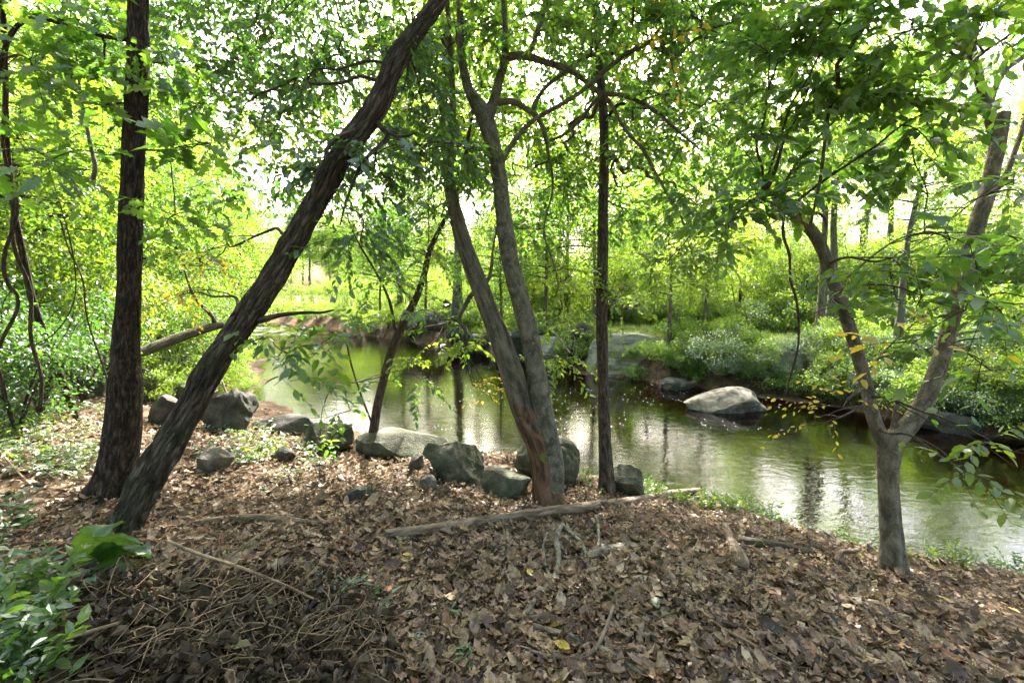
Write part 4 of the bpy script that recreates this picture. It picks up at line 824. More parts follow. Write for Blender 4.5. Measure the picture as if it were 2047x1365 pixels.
for i, (px, d, k, s) in enumerate([(60, 6.2, 2, .9), (150, 7.2, 2, .9), (340, 9.9, 3, .9), (10, 5.2, 2, .8), (420, 10.5, 0, .8), (300, 10.6, 1, .9), (110, 9, 0, 1), (380, 12, 1, .9), (-60, 5.2, 2, .9), (200, 8.8, 1, 1.0), (20, 7.6, 1, 1.0), (450, 13.5, 3, .9), (360, 14, 0, 1), (420, 16.5, 1, 1), (330, 11, 3, .9), (455, 18.5, 0, 1.1), (480, 23, 1, 1.2), (400, 19, 3, 1.2)]):
    x, y = spot(px, d); SHRUB[k].put(x, y, 'leafy shrub in the tangle behind the upright left trunk', 'shrub', 'shrubs of the left thicket', s, stem='stems')
# shrubs and ferns on the far bank
k = 0
for tries in range(2500):
    if k >= 170: break
    px = R.uniform(480, 1180) if tries % 3 == 0 else R.uniform(1340, 2150)
    py = R.uniform(640, 870)
    P, d = ground(px, py); n, f = sides(P[0], P[1])
    if f[0] < .02 or f[0] > (3.4 if px > 1400 else 2.4) or (1170 < px < 1360): continue
    lab, kk = [('green leafy shrub on the slope of the far bank', 0), ('pale grey-green feathery shrub on the slope of the far bank', 1), ('low ferny plant on the slope of the far bank', 2)][k % 3]
    LOW[kk].put(P[0], P[1], lab, 'shrub', lab.split(' on ')[0] + 's on the far bank', R.uniform(.55, 1.0), stem='stems'); k += 1
for px, py, s in [(1245, 752, .9), (1300, 757, 1.1), (1345, 748, 1.2), (1210, 750, .8), (1385, 757, 1.2), (1325, 762, .9), (1270, 760, .8), (1365, 768, .8)]:
    dd = ray(px, py); d = (WL - 1.5) / dd[2]; P = CAM + dd * d
    LOW[2].put(P[0], P[1] + .1, 'bright ferny plant at the foot of the huge banded boulder', 'fern', 'ferns below the banded boulder', s, stem='stems')
k = 0
for tries in range(1500):                                                        # greenery along the left shore
    if k >= 46: break
    P, d = ground(R.uniform(300, 520), R.uniform(650, 800)); n, f = sides(P[0], P[1])
    if n[0] < .03 or n[0] > 2.5: continue
    LOW[0 if k % 3 else 2].put(P[0], P[1], 'low green shrub on the left shore behind the leaning trunk', 'shrub', 'low shrubs on the left shore', R.uniform(.5, .9), stem='stems'); k += 1
for i in range(64):
    px = 490 + i * 11
    for d in np.arange(12, 45, .3):
        x, y = spot(px, d); n, f = sides(x, y)
        if f[0] > .15 + (i * 7 % 10) * .22: break
    LOW[(0, 2, 0)[i % 3]].put(x, y, 'low leafy shrub hiding the upstream far bank', 'shrub', 'low shrubs on the upstream far bank', R.uniform(.8, 1.35), stem='stems')
for i in range(70):
    px = 1160 + i * 14
    for d in np.arange(10, 30, .3):
        x, y = spot(px, d); f = sides(x, y)[1][0]
        if f > 5.2 + (i * 13 % 10) * .22: break
    LOW[(0, 2, 0, 1)[i % 4]].put(x, y, 'low leafy plant fringing the tall shrubs at the back of the lawn', 'shrub', 'low plants at the back of the lawn', R.uniform(.9, 1.6), stem='stems')
# the white-flowering bush
P, d = ground(1430, 735)
fb = LOW[1].put(P[0], P[1], 'bushy plant covered in small white flowers right of the huge boulder', 'shrub', None, 1.2, stem='stems')
rg = np.random.default_rng(77); n = 420; q = rg.normal(size=(n, 3)); q /= np.linalg.norm(q, axis=1)[:, None]
Pf = q * np.array([.55, .5, .38]) * rg.uniform(.8, 1.1, (n, 1)) + np.array([0, 0, .42]); Pf[:, 2] = np.maximum(Pf[:, 2], .1)
props(link('flowers', leaf_mesh('flowers', FAR_TPL, Pf, q, unit(rg.normal(size=(n, 3)) + [0, -.5, .8]), rg.uniform(.03, .06, n), M_WHITE_FLOWER), fb), kind='stuff')
# lawn grass beyond the far bank
rg = np.random.default_rng(5); gp = []
while len(gp) < 60000:
    px = rg.uniform(850, 2250, 20000); d = rg.uniform(8, 40, 20000); X = (px - IMG_W / 2) / FPX * d; n, f = sides(X, d)
    m = (f > .9) & (f < 17) & (rg.random(20000) < np.clip(1.3 - d / 42, .1, 1)) & (wav(X, d, .9, 1.1) > -.75); gp.extend(zip(X[m], d[m]))
gp = np.array(gp[:60000]); gz = height(gp[:, 0], gp[:, 1])
bl = (np.array([(0, -.04, 0), (0, .04, 0), (1, 0, 0)]), np.array([(0, 1, 2)]))
up = unit(rg.normal(0, .45, (60000, 3)) * [1, 1, .2] + [0, 0, 1])
M_GRASS = leaf_mat('grass_blade', [(0, (.10, .15, .03)), (.7, (.2, .24, .06)), (1, (.34, .3, .12))], [(0, (.22, .36, .04)), (.7, (.4, .5, .08)), (1, (.5, .45, .15))], .45, .06)
props(link('lawn_grass', leaf_mesh('lawn_grass', [bl], np.column_stack([gp, gz - .01]), up, unit(rg.normal(size=(60000, 3))), rg.uniform(.06, .2, 60000), M_GRASS)),
      'sunlit rough grass on the clearing beyond the far bank', 'grass', kind='stuff')

# ------------------------------------------------------------------ leaf litter
OAK_LITE = [(0, .012), (.16, .05), (.24, .18), (.33, .08), (.5, .29), (.58, .12), (.74, .24), (.82, .09), (1, 0)]
def litter_tpls():
    out = []
    for s in range(12):
        rg = np.random.default_rng(s + 40); base = OAK_LITE if s % 2 == 0 else ([(0, .0), (.2, .17), (.6, .24), (1, 0)] if s % 4 == 1 else [(0, .0), (.22, .3), (.6, .27), (1, 0)])
        V, T = leaf_template(base, 0, 0, .05, s); x = V[:, 0] - .5
        c1, c2 = rg.uniform(-.8, 1.2), rg.uniform(-1.2, 2.6); V[:, 2] += c1 * x * x + c2 * V[:, 1] ** 2 + rg.uniform(-.5, .5) * x * V[:, 1] * 2
        V[:, 1] *= 1 - .12 * abs(c2); V[:, 0] -= .5; out.append((V, T))
    return out
LIT = litter_tpls()
rg = np.random.default_rng(21)
def scatter_near(n, dmax, keep):
    out = np.zeros((0, 2))
    while len(out) < n:
        x = rg.uniform(-dmax * 1.25, dmax * 1.1, 40000); y = rg.uniform(.7, dmax, 40000); nn, _ = sides(x, y)
        px, py, dep = project(np.column_stack([x, y, height(x, y)]))
        m = (nn > .25) & (px > -60) & (px < IMG_W + 60) & (py < IMG_H + 80) & keep(x, y); out = np.concatenate([out, np.column_stack([x, y])[m]])
    return out[:n]
A = np.concatenate([scatter_near(11500, 3.4, lambda x, y: np.hypot(x, y) < 3.6), scatter_near(14500, 6.5, lambda x, y: np.hypot(x, y) > 3.2), scatter_near(2800, 14, lambda x, y: np.hypot(x, y) > 6)])
nl = len(A); z = height(A[:, 0], A[:, 1]); hd = rg.uniform(0, 6.283, nl); tilt = rg.normal(0, .33, nl)
X = np.column_stack([np.cos(hd), np.sin(hd), np.sin(tilt)]); Nn = unit(np.column_stack([rg.normal(0, .33, nl), rg.normal(0, .33, nl), np.ones(nl)]))
Sz = .03 + .09 * rg.random(nl) ** 1.5 + np.where(rg.random(nl) < .12, .03, 0); P = np.column_stack([A, z + .006 + rg.random(nl) * .028 + np.abs(tilt) * Sz * .3])
px, py, dep = project(P); score = np.where((px > 0) & (px < IMG_W) & (py > 0) & (py < IMG_H), Sz / dep, 0); top = np.argsort(-score)[:300]; m = np.ones(nl, bool); m[top] = False
LITTER_OBJ = props(link('leaf_litter', leaf_mesh('leaf_litter', LIT, P[m], X[m], Nn[m], Sz[m], M_LITTER)), 'deep layer of curled tan and brown fallen leaves on the near bank', 'leaf litter', kind='stuff')
leaf_objects('fallen_leaf', leaf_data(LIT, M_LITTER, 'litter'), P[top], X[top], Nn[top], Sz[top], GROUND, np.zeros(3))
# crumbs and bits of straw in the litter
A = scatter_near(9000, 4.5, lambda x, y: np.hypot(x, y) < 4.6); z = height(A[:, 0], A[:, 1]); n = len(A); hd = rg.uniform(0, 6.283, n)
straw = (np.array([(-.5, -.012, 0), (-.5, .012, 0), (.5, .012, 0), (.5, -.012, 0), (0, 0, .03)]), np.array([(0, 3, 4), (3, 2, 4), (2, 1, 4), (1, 0, 4)]))
props(link('straw_bits', leaf_mesh('straw_bits', [straw], np.column_stack([A, z + rg.uniform(.01, .05, n)]), np.column_stack([np.cos(hd), np.sin(hd), rg.normal(0, .25, n)]), unit(rg.normal(0, .3, (n, 3)) + [0, 0, 1]), rg.uniform(.03, .14, n), M_STALK)),
      'bits of straw and thin dry stems strewn through the litter', 'litter', kind='stuff')
A = scatter_near(16000, 4.5, lambda x, y: np.hypot(x, y) < 4.8); z = height(A[:, 0], A[:, 1]); n = len(A); hd = rg.uniform(0, 6.283, n)
props(link('leaf_crumbs', leaf_mesh('leaf_crumbs', [quad_leaf(.4, .2), quad_leaf(.28, -.15), quad_leaf(.5, .05)], np.column_stack([A, z + rg.uniform(.01, .06, n)]), np.column_stack([np.cos(hd), np.sin(hd), rg.normal(0, .3, n)]), unit(rg.normal(0, .4, (n, 3)) + [0, 0, 1]), rg.uniform(.012, .035, n), M_LITTER)),
      'broken crumbs of dead leaves between the whole ones', 'litter', kind='stuff')
# leaves that stand out
for i, (px, py, s, mat, lab) in enumerate([(1290, 1028, .115, M_LITTER, 'large brown oak leaf propped upright against the long fallen branch'), (805, 1120, .06, M_LEAF_YELLOW, 'single orange-yellow leaf lying right of the sunlit patch'),
        (1065, 1165, .07, M_LEAF_YELLOW, 'folded yellow leaf standing left of the lichened stick'), (1140, 1315, .09, M_LEAF_YELLOW, 'yellow leaf lying flat beside the curved stick at the bottom'), (1120, 1262, .06, M_LEAF_YELLOW, 'small yellow leaf above the birch-like stick'),
        (1225, 1185, .09, M_LEAF, 'pale green fallen leaf in the litter right of the lichened stick'), (1308, 1208, .10, M_LEAF_DARK, 'dark green fallen leaf in the litter near a cut stub'), (805, 1090, .075, M_LEAF_DARK, 'green leaf under the left end of the long fallen branch'),
        (1900, 1216, .07, M_LEAF_YELLOW, 'small orange leaf in the litter at the right'), (1080, 915, .10, M_LEAF_BRIGHT, 'bright green leaf against the forked tree foot')]):
    P, d = ground(px, py); V, T = TPL_OAK[0] if i == 0 else TPL_OVAL[i % 3]
    o = link('fallen_leaf' if i < 9 else 'vine_leaf', make_mesh('fallen_leaf', V * s * [1, 1.15, 1], [T], mat)); props(o, lab, 'leaf')
    if i == 0: P, d = ground(1290, 1052); o.location = (P[0], P[1] - .01, P[2] + .02); o.rotation_euler = (math.radians(85), math.radians(-75), math.radians(10))
    elif i == 9: o.location = at(1082, 905, D4 - .12); o.rotation_euler = (math.radians(75), math.radians(70), 0)
    else: o.location = (P[0], P[1], P[2] + .045); o.rotation_euler = (R.uniform(-.25, .35), R.uniform(-.2, .2), R.uniform(0, 6.28))

# ------------------------------------------------------------------ fallen branches and sticks
def stick(name, label, pts, mat, nseg=12, lift=.0, ridge=.002, cat='branch', twigs=(), group=None, depth=None):
    def sample(pp):
        out = []
        for q in pp:
            px, py, wd = q[:3]; P, d = ground(px, py); r = wd * d / FPX / 2; P = P + np.array([0, 0, r * .8 + lift + (q[3] if len(q) > 3 else 0)]); out.append([*P, r])
        return catmull(out, .02)
    S = sample(pts); org = S[0, :3]
    g = Geo(); tube(g, S, nseg, ridge, .09, len(label), ridge_n=9)
    if not twigs: return props(link(name, g.mesh(name, mat, org), None, org), label, cat, group)
    root = empty(name, org, label, cat, group); link('stem', g.mesh('stem', mat, org), root)
    for tw in twigs:
        g = Geo(); tube(g, sample(tw), 8, 0, .06, 3); link('side_twig', g.mesh('side_twig', mat, org), root)
    return root
stick('fallen_branch', 'long straight fallen branch lying in front of the forked tree', [(770, 1080, 18), (850, 1071, 21), (960, 1056, 22), (1070, 1038, 21), (1180, 1022, 19), (1290, 1005, 15), (1350, 997, 12, .04), (1412, 993, 9, .06)], M_STICK, 20, .015, .003, twigs=[[(1330, 1000, 6), (1370, 1004, 5), (1405, 998, 4, .03)]])
stick('fallen_branch', 'half-buried fallen branch left of the long one', [(390, 1052, 15), (450, 1046, 17), (520, 1044, 18), (590, 1050, 17), (650, 1053, 12), (735, 1062, 8)], M_STICK, 16)
stick('forked_stick', 'forked pale lichen-covered stick in front of the forked tree foot', [(1124, 1066, 9, .05), (1112, 1090, 11, .04), (1117, 1130, 12, .02), (1108, 1165, 12, .01), (1080, 1200, 12, .01), (1045, 1243, 11, .01), (1048, 1275, 8), (1060, 1300, 6)], M_LICHEN, 12, .01, .001,
      twigs=[[(1122, 1068, 9, .05), (1145, 1085, 9, .04), (1165, 1105, 8, .03), (1174, 1135, 7, .02), (1178, 1168, 6)], [(1102, 1168, 6, .02), (1090, 1140, 5, .03), (1087, 1098, 5, .04), (1110, 1072, 4, .04)], [(1045, 1243, 7, .01), (1090, 1238, 6, .01), (1130, 1212, 5, .01)]])
stick('short_log', 'short rough lichened log lying right of the forked stick', [(1172, 1122, 14), (1200, 1113, 18), (1230, 1106, 18), (1258, 1098, 15)], M_LICHEN, 16, .012, .004, 'log', twigs=[[(1195, 1106, 6, .02), (1196, 1080, 6, .06), (1191, 1062, 5, .1)], [(1200, 1103, 7, .02), (1228, 1096, 6, .02)]])
stick('fallen_stick', 'pale birch-like stick running to the bottom edge', [(1063, 1262, 11), (1110, 1275, 12), (1170, 1295, 12), (1230, 1322, 11), (1290, 1362, 9)], M_LICHEN, 12, .02)
stick('curved_stick', 'pale curved stick sweeping to the right near the bottom edge', [(1040, 1303, 6), (1090, 1322, 8), (1140, 1328, 9), (1180, 1318, 10), (1205, 1290, 8, .02), (1225, 1240, 6, .05)], M_STICK, 10, .025, .001, twigs=[[(1075, 1312, 6), (1100, 1335, 6), (1115, 1358, 6)]])
stick('fallen_stick', 'pale stick lying along the very bottom edge', [(1130, 1361, 7), (1190, 1358, 8), (1255, 1362, 6)], M_STICK, 8, .02)
stick('fallen_stick', 'thin dark twig below the forked stick', [(985, 1308, 4), (1030, 1306, 5), (1080, 1316, 4)], M_TWIG, 6, .03)
stick('fallen_stick', 'thin grey stick lying right of the forked stick', [(1140, 1180, 4), (1148, 1200, 6), (1138, 1212, 6), (1180, 1218, 6), (1230, 1222, 5), (1290, 1232, 3)], M_STICK, 8, .03)
stick('thick_stick', 'weathered stick pointing at the camera with a dark broken end', [(1447, 1060, 16), (1462, 1095, 20), (1478, 1128, 26), (1484, 1145, 27)], M_STICK, 18, .01, .003)
stick('fallen_branch', 'dark mossy fallen branch left of the pale forked tree foot', [(1478, 1092, 20), (1530, 1096, 19), (1590, 1105, 15), (1650, 1116, 9)], M_ROTTEN, 16, .01, .003)
stick('crooked_stick', 'crooked grey stick left of the pale forked tree foot', [(1668, 1135, 8), (1680, 1120, 9, .03), (1710, 1115, 8, .03), (1740, 1102, 6, .06)], M_STICK, 8, .02)
stick('fallen_stick', 'long thin stick slanting through the right litter', [(1390, 1225, 6), (1440, 1265, 7), (1500, 1300, 7), (1580, 1345, 6)], M_STALK, 8, .03)
stick('fallen_stick', 'thin straw-coloured stick right of the weathered stick', [(1530, 1145, 3), (1600, 1158, 4), (1680, 1175, 4), (1720, 1200, 3)], M_STALK, 6, .035)
stick('fallen_stick', 'dark rotten stick in front of the mossy shore boulder', [(870, 960, 10), (905, 968, 11), (950, 972, 9)], M_ROTTEN, 10, .015)
stick('fallen_stick', 'thin pale stick leaning in the left undergrowth edge', [(0, 925, 4, .1), (35, 955, 4, .04), (62, 975, 4)], M_STALK, 6, .02)
stick('fallen_stick', 'thin dry stalk pointing at the big green leaf', [(430, 1145, 4), (480, 1125, 4, .05), (545, 1085, 3, .09)], M_STALK, 6, .03)
stick('fallen_stick', 'white peeled stick above the brush heap', [(378, 1155, 6), (398, 1135, 7), (418, 1120, 6)], M_LICHEN, 8, .04)
stick('fallen_stick', 'long dry stalk lying across the brush heap', [(340, 1135, 5, .1), (400, 1170, 6, .12), (470, 1195, 6, .12), (560, 1225, 5, .1), (640, 1245, 4, .05)], M_STALK, 8, .06)
stick('fallen_stick', 'pale broken stalk at the bottom of the brush heap', [(140, 1362, 7, .1), (190, 1345, 8, .1), (245, 1325, 6, .1)], M_STALK, 8, .08)
for i in range(46):
    px, py = R.uniform(420, 2020), R.uniform(960, 1350); a = R.uniform(0, 3.14); L = R.uniform(20, 75); b = R.uniform(-8, 8)
    n, f = sides(*ground(px, py)[0][:2])
    if n[0] < .4: continue
    stick('twig', 'thin bare twig lying loose in the leaf litter', [(px, py, R.uniform(2, 4)), (px + math.cos(a) * L * .5 + b, py + math.sin(a) * L * .25, 3), (px + math.cos(a) * L, min(py + math.sin(a) * L * .5, 1362), 2)], M_STICK if i % 2 else M_TWIG, 5, .03, 0, 'twig', group='loose twigs in the litter')
# the lodged dead limb and fallen logs on the left
def log(name, label, pts, mat, d0, d1, cat='log', nseg=20, ridge=.006):
    S = limb_samples(depths(pts, d0, d1), .05); org = S[0, :3]; g = Geo(); tube(g, S, nseg, ridge, .08, len(label)); return props(link(name, g.mesh(name, mat, org), None, org), label, cat)
log('fallen_log', 'mossy fallen log lying along the left shore behind the trunks', [(180, 735, 26), (260, 712, 26), (330, 685, 24), (400, 660, 22), (445, 648, 18)], M_ROTTEN, 7.6, 9.5)
log('fallen_log', 'dark fallen log in the undergrowth at the left edge', [(30, 738, 22), (90, 722, 24), (150, 708, 22), (195, 700, 18)], M_ROTTEN, 6.6, 7.4)
log('dead_branch', 'bare dead branch rising from the shore log to the upper left', [(432, 650, 12), (418, 625, 9), (395, 602, 7), (380, 575, 5), (368, 540, 4)], M_TWIG, 9.4, 9.0, 'branch', 8, 0)
log('leaning_stick', 'thin pale stick leaning on the dark wedge boulder', [(443, 760, 5), (458, 800, 6), (468, 820, 6), (480, 842, 6)], M_STICK, 7.2, 6.9, 'branch', 8, 0)
log('dead_branch', 'pale bare branch leaning on the far bank boulders', [(1100, 655, 4), (1120, 680, 4), (1140, 706, 4)], M_STICK, 14.6, 14.0, 'branch', 6, 0)
log('drift_log', 'dark drift log stuck at the far waterline', [(1330, 778, 10), (1365, 772, 14), (1392, 764, 10)], M_ROTTEN, 12.3, 12.0)

# ------------------------------------------------------------------ hanging vines
def vine(label, pts, d0, d1, mat=M_BARK_POLE, name='hanging_vine', foot=None, twist=None):
    S = limb_samples(depths(pts, d0, d1), .03)
    if twist:
        s = np.arange(len(S)) * .03; S[:, 0] += twist * np.sin(s * 7); S[:, 1] += twist * np.cos(s * 7)
    org = S[-1, :3]; g = Geo(); tube(g, S, 12, .002, .1, len(label)); return props(link(name, g.mesh(name, mat, org), None, org), label, 'vine', 'woody vines')
gd = ground(155, 842)[1]
vine('thick dark woody vine slanting down to the ground at the left', [(2, -60, 12), (10, 120, 13), (12, 260, 14), (18, 340, 14), (30, 430, 15), (48, 520, 16), (62, 590, 17), (82, 650, 16), (108, 720, 16), (132, 780, 16), (158, 846, 15)], 3.6, gd, M_BARK_BROWN)
vine('pale twisted vine hanging beside the thick dark vine', [(0, 150, 8), (14, 300, 9), (22, 420, 10), (36, 500, 10), (52, 570, 10), (64, 640, 10), (72, 720, 9), (84, 812, 9)], 3.5, 4.6, M_BARK_POLE, twist=.02)
vine('rope-like vine hanging at the very left edge', [(20, 380, 9), (24, 470, 10), (16, 560, 10), (26, 600, 9), (8, 690, 9), (2, 800, 8)], 3.3, 3.8, M_BARK_POLE, twist=.03)
vine('thin grey vine crossing the left undergrowth', [(120, 440, 4), (138, 500, 4), (165, 560, 4), (175, 640, 4), (205, 730, 4), (235, 830, 4)], 4.0, 4.6, M_BARK_POLE)
vine('thin looping vine left of the upright trunk', [(95, 330, 3), (140, 480, 3), (150, 590, 3), (110, 665, 3), (40, 698, 3), (5, 695, 3)], 3.4, 3.6, M_BARK_POLE)
vine('wavy dark vine hanging over the water left of the pale tree', [(1762, -40, 8), (1748, 12, 8), (1735, 45, 8), (1708, 82, 9), (1690, 110, 9), (1673, 130, 9), (1676, 165, 9), (1662, 205, 8), (1652, 250, 8), (1646, 310, 7), (1640, 360, 7), (1630, 405, 6), (1622, 446, 5)], 2.9, 2.9, M_TWIG)
vine('thin vine dangling from the broken pale limb over the stream', [(1567, 425, 6), (1566, 470, 7), (1578, 510, 6), (1580, 560, 5), (1592, 600, 5), (1597, 650, 5), (1594, 700, 4), (1582, 745, 4), (1570, 790, 3)], 3.05, 3.2, M_TWIG)
vine('thin upright stem in front of the left thicket', [(150, 90, 4), (160, 180, 6), (172, 240, 8), (180, 285, 9), (190, 330, 11), (186, 360, 12)], 6.4, 6.3, M_BARK_FAR, 'bare_stem')

# ------------------------------------------------------------------ green things on the near bank
def weed(kind_seed, h, nstem, leaf, mat, per, tpl=NEAR_TPL, spread=.5):
    rg = np.random.default_rng(kind_seed); g = Geo(); Ls = []
    for s in range(nstem):
        a = rg.uniform(0, 6.28); e = np.array([math.cos(a) * spread * h, math.sin(a) * spread * h, h * rg.uniform(.6, 1)]); b = np.array([math.cos(a), math.sin(a), 0]) * .02
        p = curve3(b, e, np.array([0, 0, .15 * h]), 5); tube(g, np.concatenate([p, np.linspace(.0025, .001, 5)[:, None]], 1), 4, cap=False)
        Ls.append(twig_leaves(b[None], e[None], leaf, per, rg, droop=.25))
    return g.mesh('stems', mat), leaf_mesh('leaves', tpl, *[np.concatenate([l[i] for l in Ls]) for i in range(4)], mat)
WEED = [weed(1, .22, 6, .06, M_LEAF_BRIGHT, 7), weed(2, .3, 7, .055, M_LEAF, 9), weed(3, .16, 7, .05, M_LEAF_BRIGHT, 6, spread=.8), weed(4, .14, 6, .045, M_LEAF_PALE, 6, spread=1.0), weed(5, .3, 6, .085, M_LEAF_DARK, 7), weed(6, .42, 5, .09, M_LEAF, 8, spread=.45)]
def put_weed(k, px, py, label, group, s=1.0, name='weed', cat='plant', P=None):
    if P is None: P, d = ground(px, py)
    o = empty(name, (P[0], P[1], P[2] - .005), label, cat, group); o.scale = (s, s, s); o.rotation_euler[2] = R.uniform(0, 6.28)
    link('stems', WEED[k][0], o); link('leaves', WEED[k][1], o); return o
SHORE = np.array([(1.55, 5.6), (1.85, 5.3), (3.0, 4.55), (4.45, 3.7), (5.6, 2.75)])   # along the right shore
for k in range(170):
    u = R.random() ** .8 * 3.999; q = int(u); a = SHORE[q] + (SHORE[q + 1] - SHORE[q]) * (u - q); t = SHORE[q + 1] - SHORE[q]; t = t / np.linalg.norm(t)
    off = R.uniform(.1, .45 + .22 * u); x, y = a[0] + t[1] * off, a[1] - t[0] * off
    put_weed(k % 3, 0, 0, 'bright green weed on the right shore at the water edge', 'weeds along the right shore', R.uniform(.45, .95), P=np.array([x, y, hz(x, y)]))
for px, py, kk, s in [(1180, 975, 0, .7), (1235, 985, 1, .6), (1250, 990, 2, .8), (1165, 960, 1, .6), (1190, 990, 2, .6), (1262, 985, 0, .6), (1140, 955, 1, .6)]:
    put_weed(kk, px, py, 'small green weed around the foot of the slim straight trunk', 'weeds at the straight trunk', s)
k = 0
while k < 110:                                                                   # low ground cover, left
    px = R.uniform(0, 235) if k % 3 else R.uniform(385, 640); py = R.uniform(800, 960) if px < 240 else R.uniform(852, 935)
    P, d = ground(px, py); n, f = sides(P[0], P[1])
    if n[0] < .3: continue
    put_weed(3 if k % 4 else 2, px, py, 'low creeping plant in the ground cover beyond the left trunks', 'ground cover plants on the left', R.uniform(.7, 1.3), 'ground_cover_plant'); k += 1
for px, py, s in [(560, 955, .8), (590, 965, .7), (545, 985, .6), (600, 945, .7), (575, 1005, .5)]:
    put_weed(3, px, py, 'sparse pale green seedling in the litter behind the half-buried branch', 'seedlings in the litter', s, 'seedling')
for i in range(34):                                                              # bottom left corner
    px, py = R.uniform(-60, 120), R.uniform(1060, 1420)
    if px > 60 and py < 1200: continue
    put_weed(4 if i % 3 else 5, px, py, 'dark green leafy weed in the bottom left corner', 'weeds in the bottom left corner', R.uniform(.4, .95))
for px, py in [(230, 985), (205, 1000), (610, 1150), (480, 1110)]:
    put_weed(2, px, py, 'small tuft of green leaves by the trunk feet and brush heap', 'small green tufts', .5, 'tuft')
# the big broad-leaved plant
def big_leaf(L, W, seed, curl, wave):
    nu, nv = 34, 19; u = np.linspace(0, 1, nu); v = np.linspace(-1, 1, nv); U, Vv = np.meshgrid(u, v, indexing='ij')
    wd = W * np.sin(np.clip(U, .0, 1) ** .7 * math.pi) ** .75 * (1 - .15 * U) + .004
    x = L * U; y = wd * Vv; z = curl * np.abs(Vv) ** 1.6 * wd - .55 * L * (U - .3) ** 2 + wave * np.sin(U * 11 + seed + 2 * Vv) * np.abs(Vv) ** 2 + .006 * np.cos(Vv * 9 - U * 5)
    z += -.010 * np.exp(-(Vv / .09) ** 2) + .0035 * np.sin((U - .32 * np.abs(Vv)) * 2 * math.pi * 8)
    return np.stack([x, y, z], -1).reshape(-1, 3), grid_quads(nv, nu)
M_BIG = leaf_mat('big_leaf', [(0, (.07, .14, .02)), (1, (.11, .19, .04))], [(0, (.12, .26, .02)), (1, (.2, .34, .04))], .35, .05, .35)
P0, d = ground(150, 1165)
bp_ = empty('broad_leaf_plant', P0, 'big limp bright green leaves at the foot of the leaning trunk', 'plant')
for i, (px, py, L, W, yaw, pit, roll, z, mt) in enumerate([(165, 1165, .30, .15, .35, -.45, -.75, .13, M_BIG), (140, 1170, .42, .13, -.12, .10, -.15, .07, M_BIG), (205, 1150, .28, .15, .1, -.3, -.5, .10, M_LEAF_DARK), (150, 1150, .26, .09, 1.0, -.7, .2, .10, M_BIG), (110, 1190, .30, .12, -.5, .15, -.2, .05, M_LEAF_DARK)]):
    V, Qd = big_leaf(L, W, i * 2.0, .35, .022); o = link('leaf', make_mesh('leaf', V, [Qd], mt), bp_); P, _ = ground(px, py)
    o.location = [float(v) for v in (P - P0 + np.array([0, 0, z]))]; o.rotation_euler = (roll, pit, yaw)
    g = Geo(); e = P - P0 + np.array([0, 0, z]); p = curve3(np.array([-.1, -.05, 0.0]), e, np.array([0, 0, .05]), 6); tube(g, np.concatenate([p, np.full((6, 1), .006)], 1), 8); link('stalk', g.mesh('stalk', M_BIG), bp_)
# clipped evergreen sprigs on the litter
for i, (px, py, s) in enumerate([(690, 1185, 1), (740, 1200, 1), (720, 1175, .9), (640, 1165, .8), (905, 1235, .7), (925, 1320, .8), (655, 1215, .8), (760, 1215, .8), (585, 1125, .6), (570, 1360, .8), (830, 1290, .6)]):
    rg = np.random.default_rng(i + 300); P, d = ground(px, py); n = 16
    Pl = rg.normal(0, .035, (n, 3)) * [1, 1, .3] + [0, 0, .03]; X = unit(rg.normal(0, 1, (n, 3)) * [1, 1, .35] + [0, 0, .1])
    o = link('evergreen_sprig', leaf_mesh('evergreen_sprig', [simple_leaf(.3, .02, .12)], Pl * s, X, unit(rg.normal(0, .4, (n, 3)) + [0, 0, 1]), rg.uniform(.06, .095, n) * s, M_LEAF_DARK, smooth=True), None, P + [0, 0, .02])
    props(o, 'clipped sprig of narrow green evergreen leaves dropped on the litter', 'sprig', 'clipped evergreen sprigs')
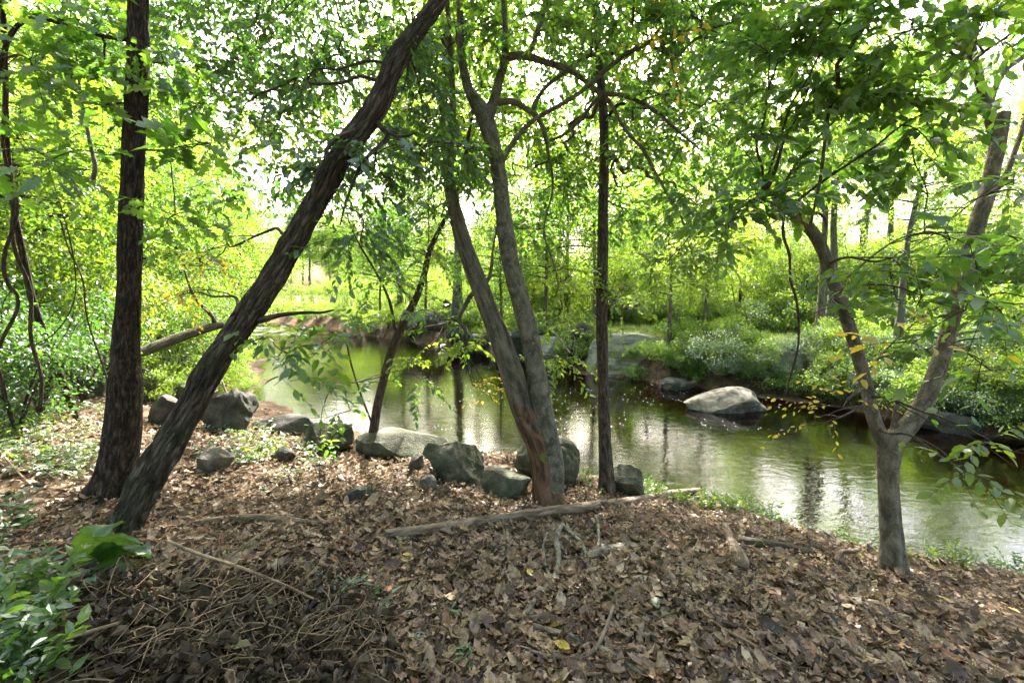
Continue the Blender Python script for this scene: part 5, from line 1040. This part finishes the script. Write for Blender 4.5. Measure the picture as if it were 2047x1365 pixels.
# heap of withered cuttings, bottom left
def heap_h(px, py): return .13 * max(0, 1 - ((px - 430) / 430) ** 2) * max(0, 1 - ((py - 1330) / 190) ** 2)
ox, oy = np.meshgrid(np.linspace(0, 1000, 26), np.linspace(1140, 1420, 15)); gp_ = np.array([[ground(a, b)[0] for a in ox[0]] for b in oy[:, 0]])
def patch(px, py):
    i = min(max(int(px / 40), 0), 24); j = min(int((py - 1140) / 20), 13); u = px / 40 - i; v = (py - 1140) / 20 - j
    return (gp_[j, i] * (1 - u) + gp_[j, i + 1] * u) * (1 - v) + (gp_[j + 1, i] * (1 - u) + gp_[j + 1, i + 1] * u) * v
g = Geo(); rg = np.random.default_rng(91); LP = []
for i in range(1300):
    px, py = R.gauss(430, 210), R.uniform(1165, 1400)
    if px < 60 or px > 930: continue
    P = patch(px, py); hh = heap_h(px, py); a = R.uniform(0, 6.28); L = R.uniform(.06, .3); z = R.uniform(0, hh + .02)
    S_ = P + [0, 0, z + .01]; e = S_ + np.array([math.cos(a) * L, math.sin(a) * L, R.uniform(-.04, .05)]); p = curve3(S_, e, rg.normal(0, .4, 3) * L * [1, 1, .6] + [0, 0, .01], 5)
    r = R.uniform(.0012, .0034); tube(g, np.concatenate([p, np.full((5, 1), r)], 1), 3, cap=False)
for i in range(7000):
    px, py = R.gauss(420, 220), R.uniform(1150, 1410)
    if px < 40 or px > 960 or (px > 700 and R.random() < .5): continue
    LP.append((px, py))
lp = []
for px, py in LP: lp.append(patch(px, py) + [0, 0, R.uniform(.3, 1) * (heap_h(px, py) + .025)])
lp = np.array(lp); n = len(lp)
heap = link('brush_heap', g.mesh('brush_heap', M_STALK)); props(heap, 'tangled heap of dark withered stems and leaves at the bottom left', 'brush heap', kind='stuff')
props(link('withered_leaves', leaf_mesh('withered_leaves', [simple_leaf(.9, .3, .2), simple_leaf(-.5, -.2, .26), simple_leaf(1.4, .1, .3)], lp, unit(rg.normal(size=(n, 3)) * [1, 1, .5]), unit(rg.normal(0, .7, (n, 3)) + [0, 0, 1]), rg.uniform(.025, .075, n), M_DARK_LITTER), heap), kind='stuff')
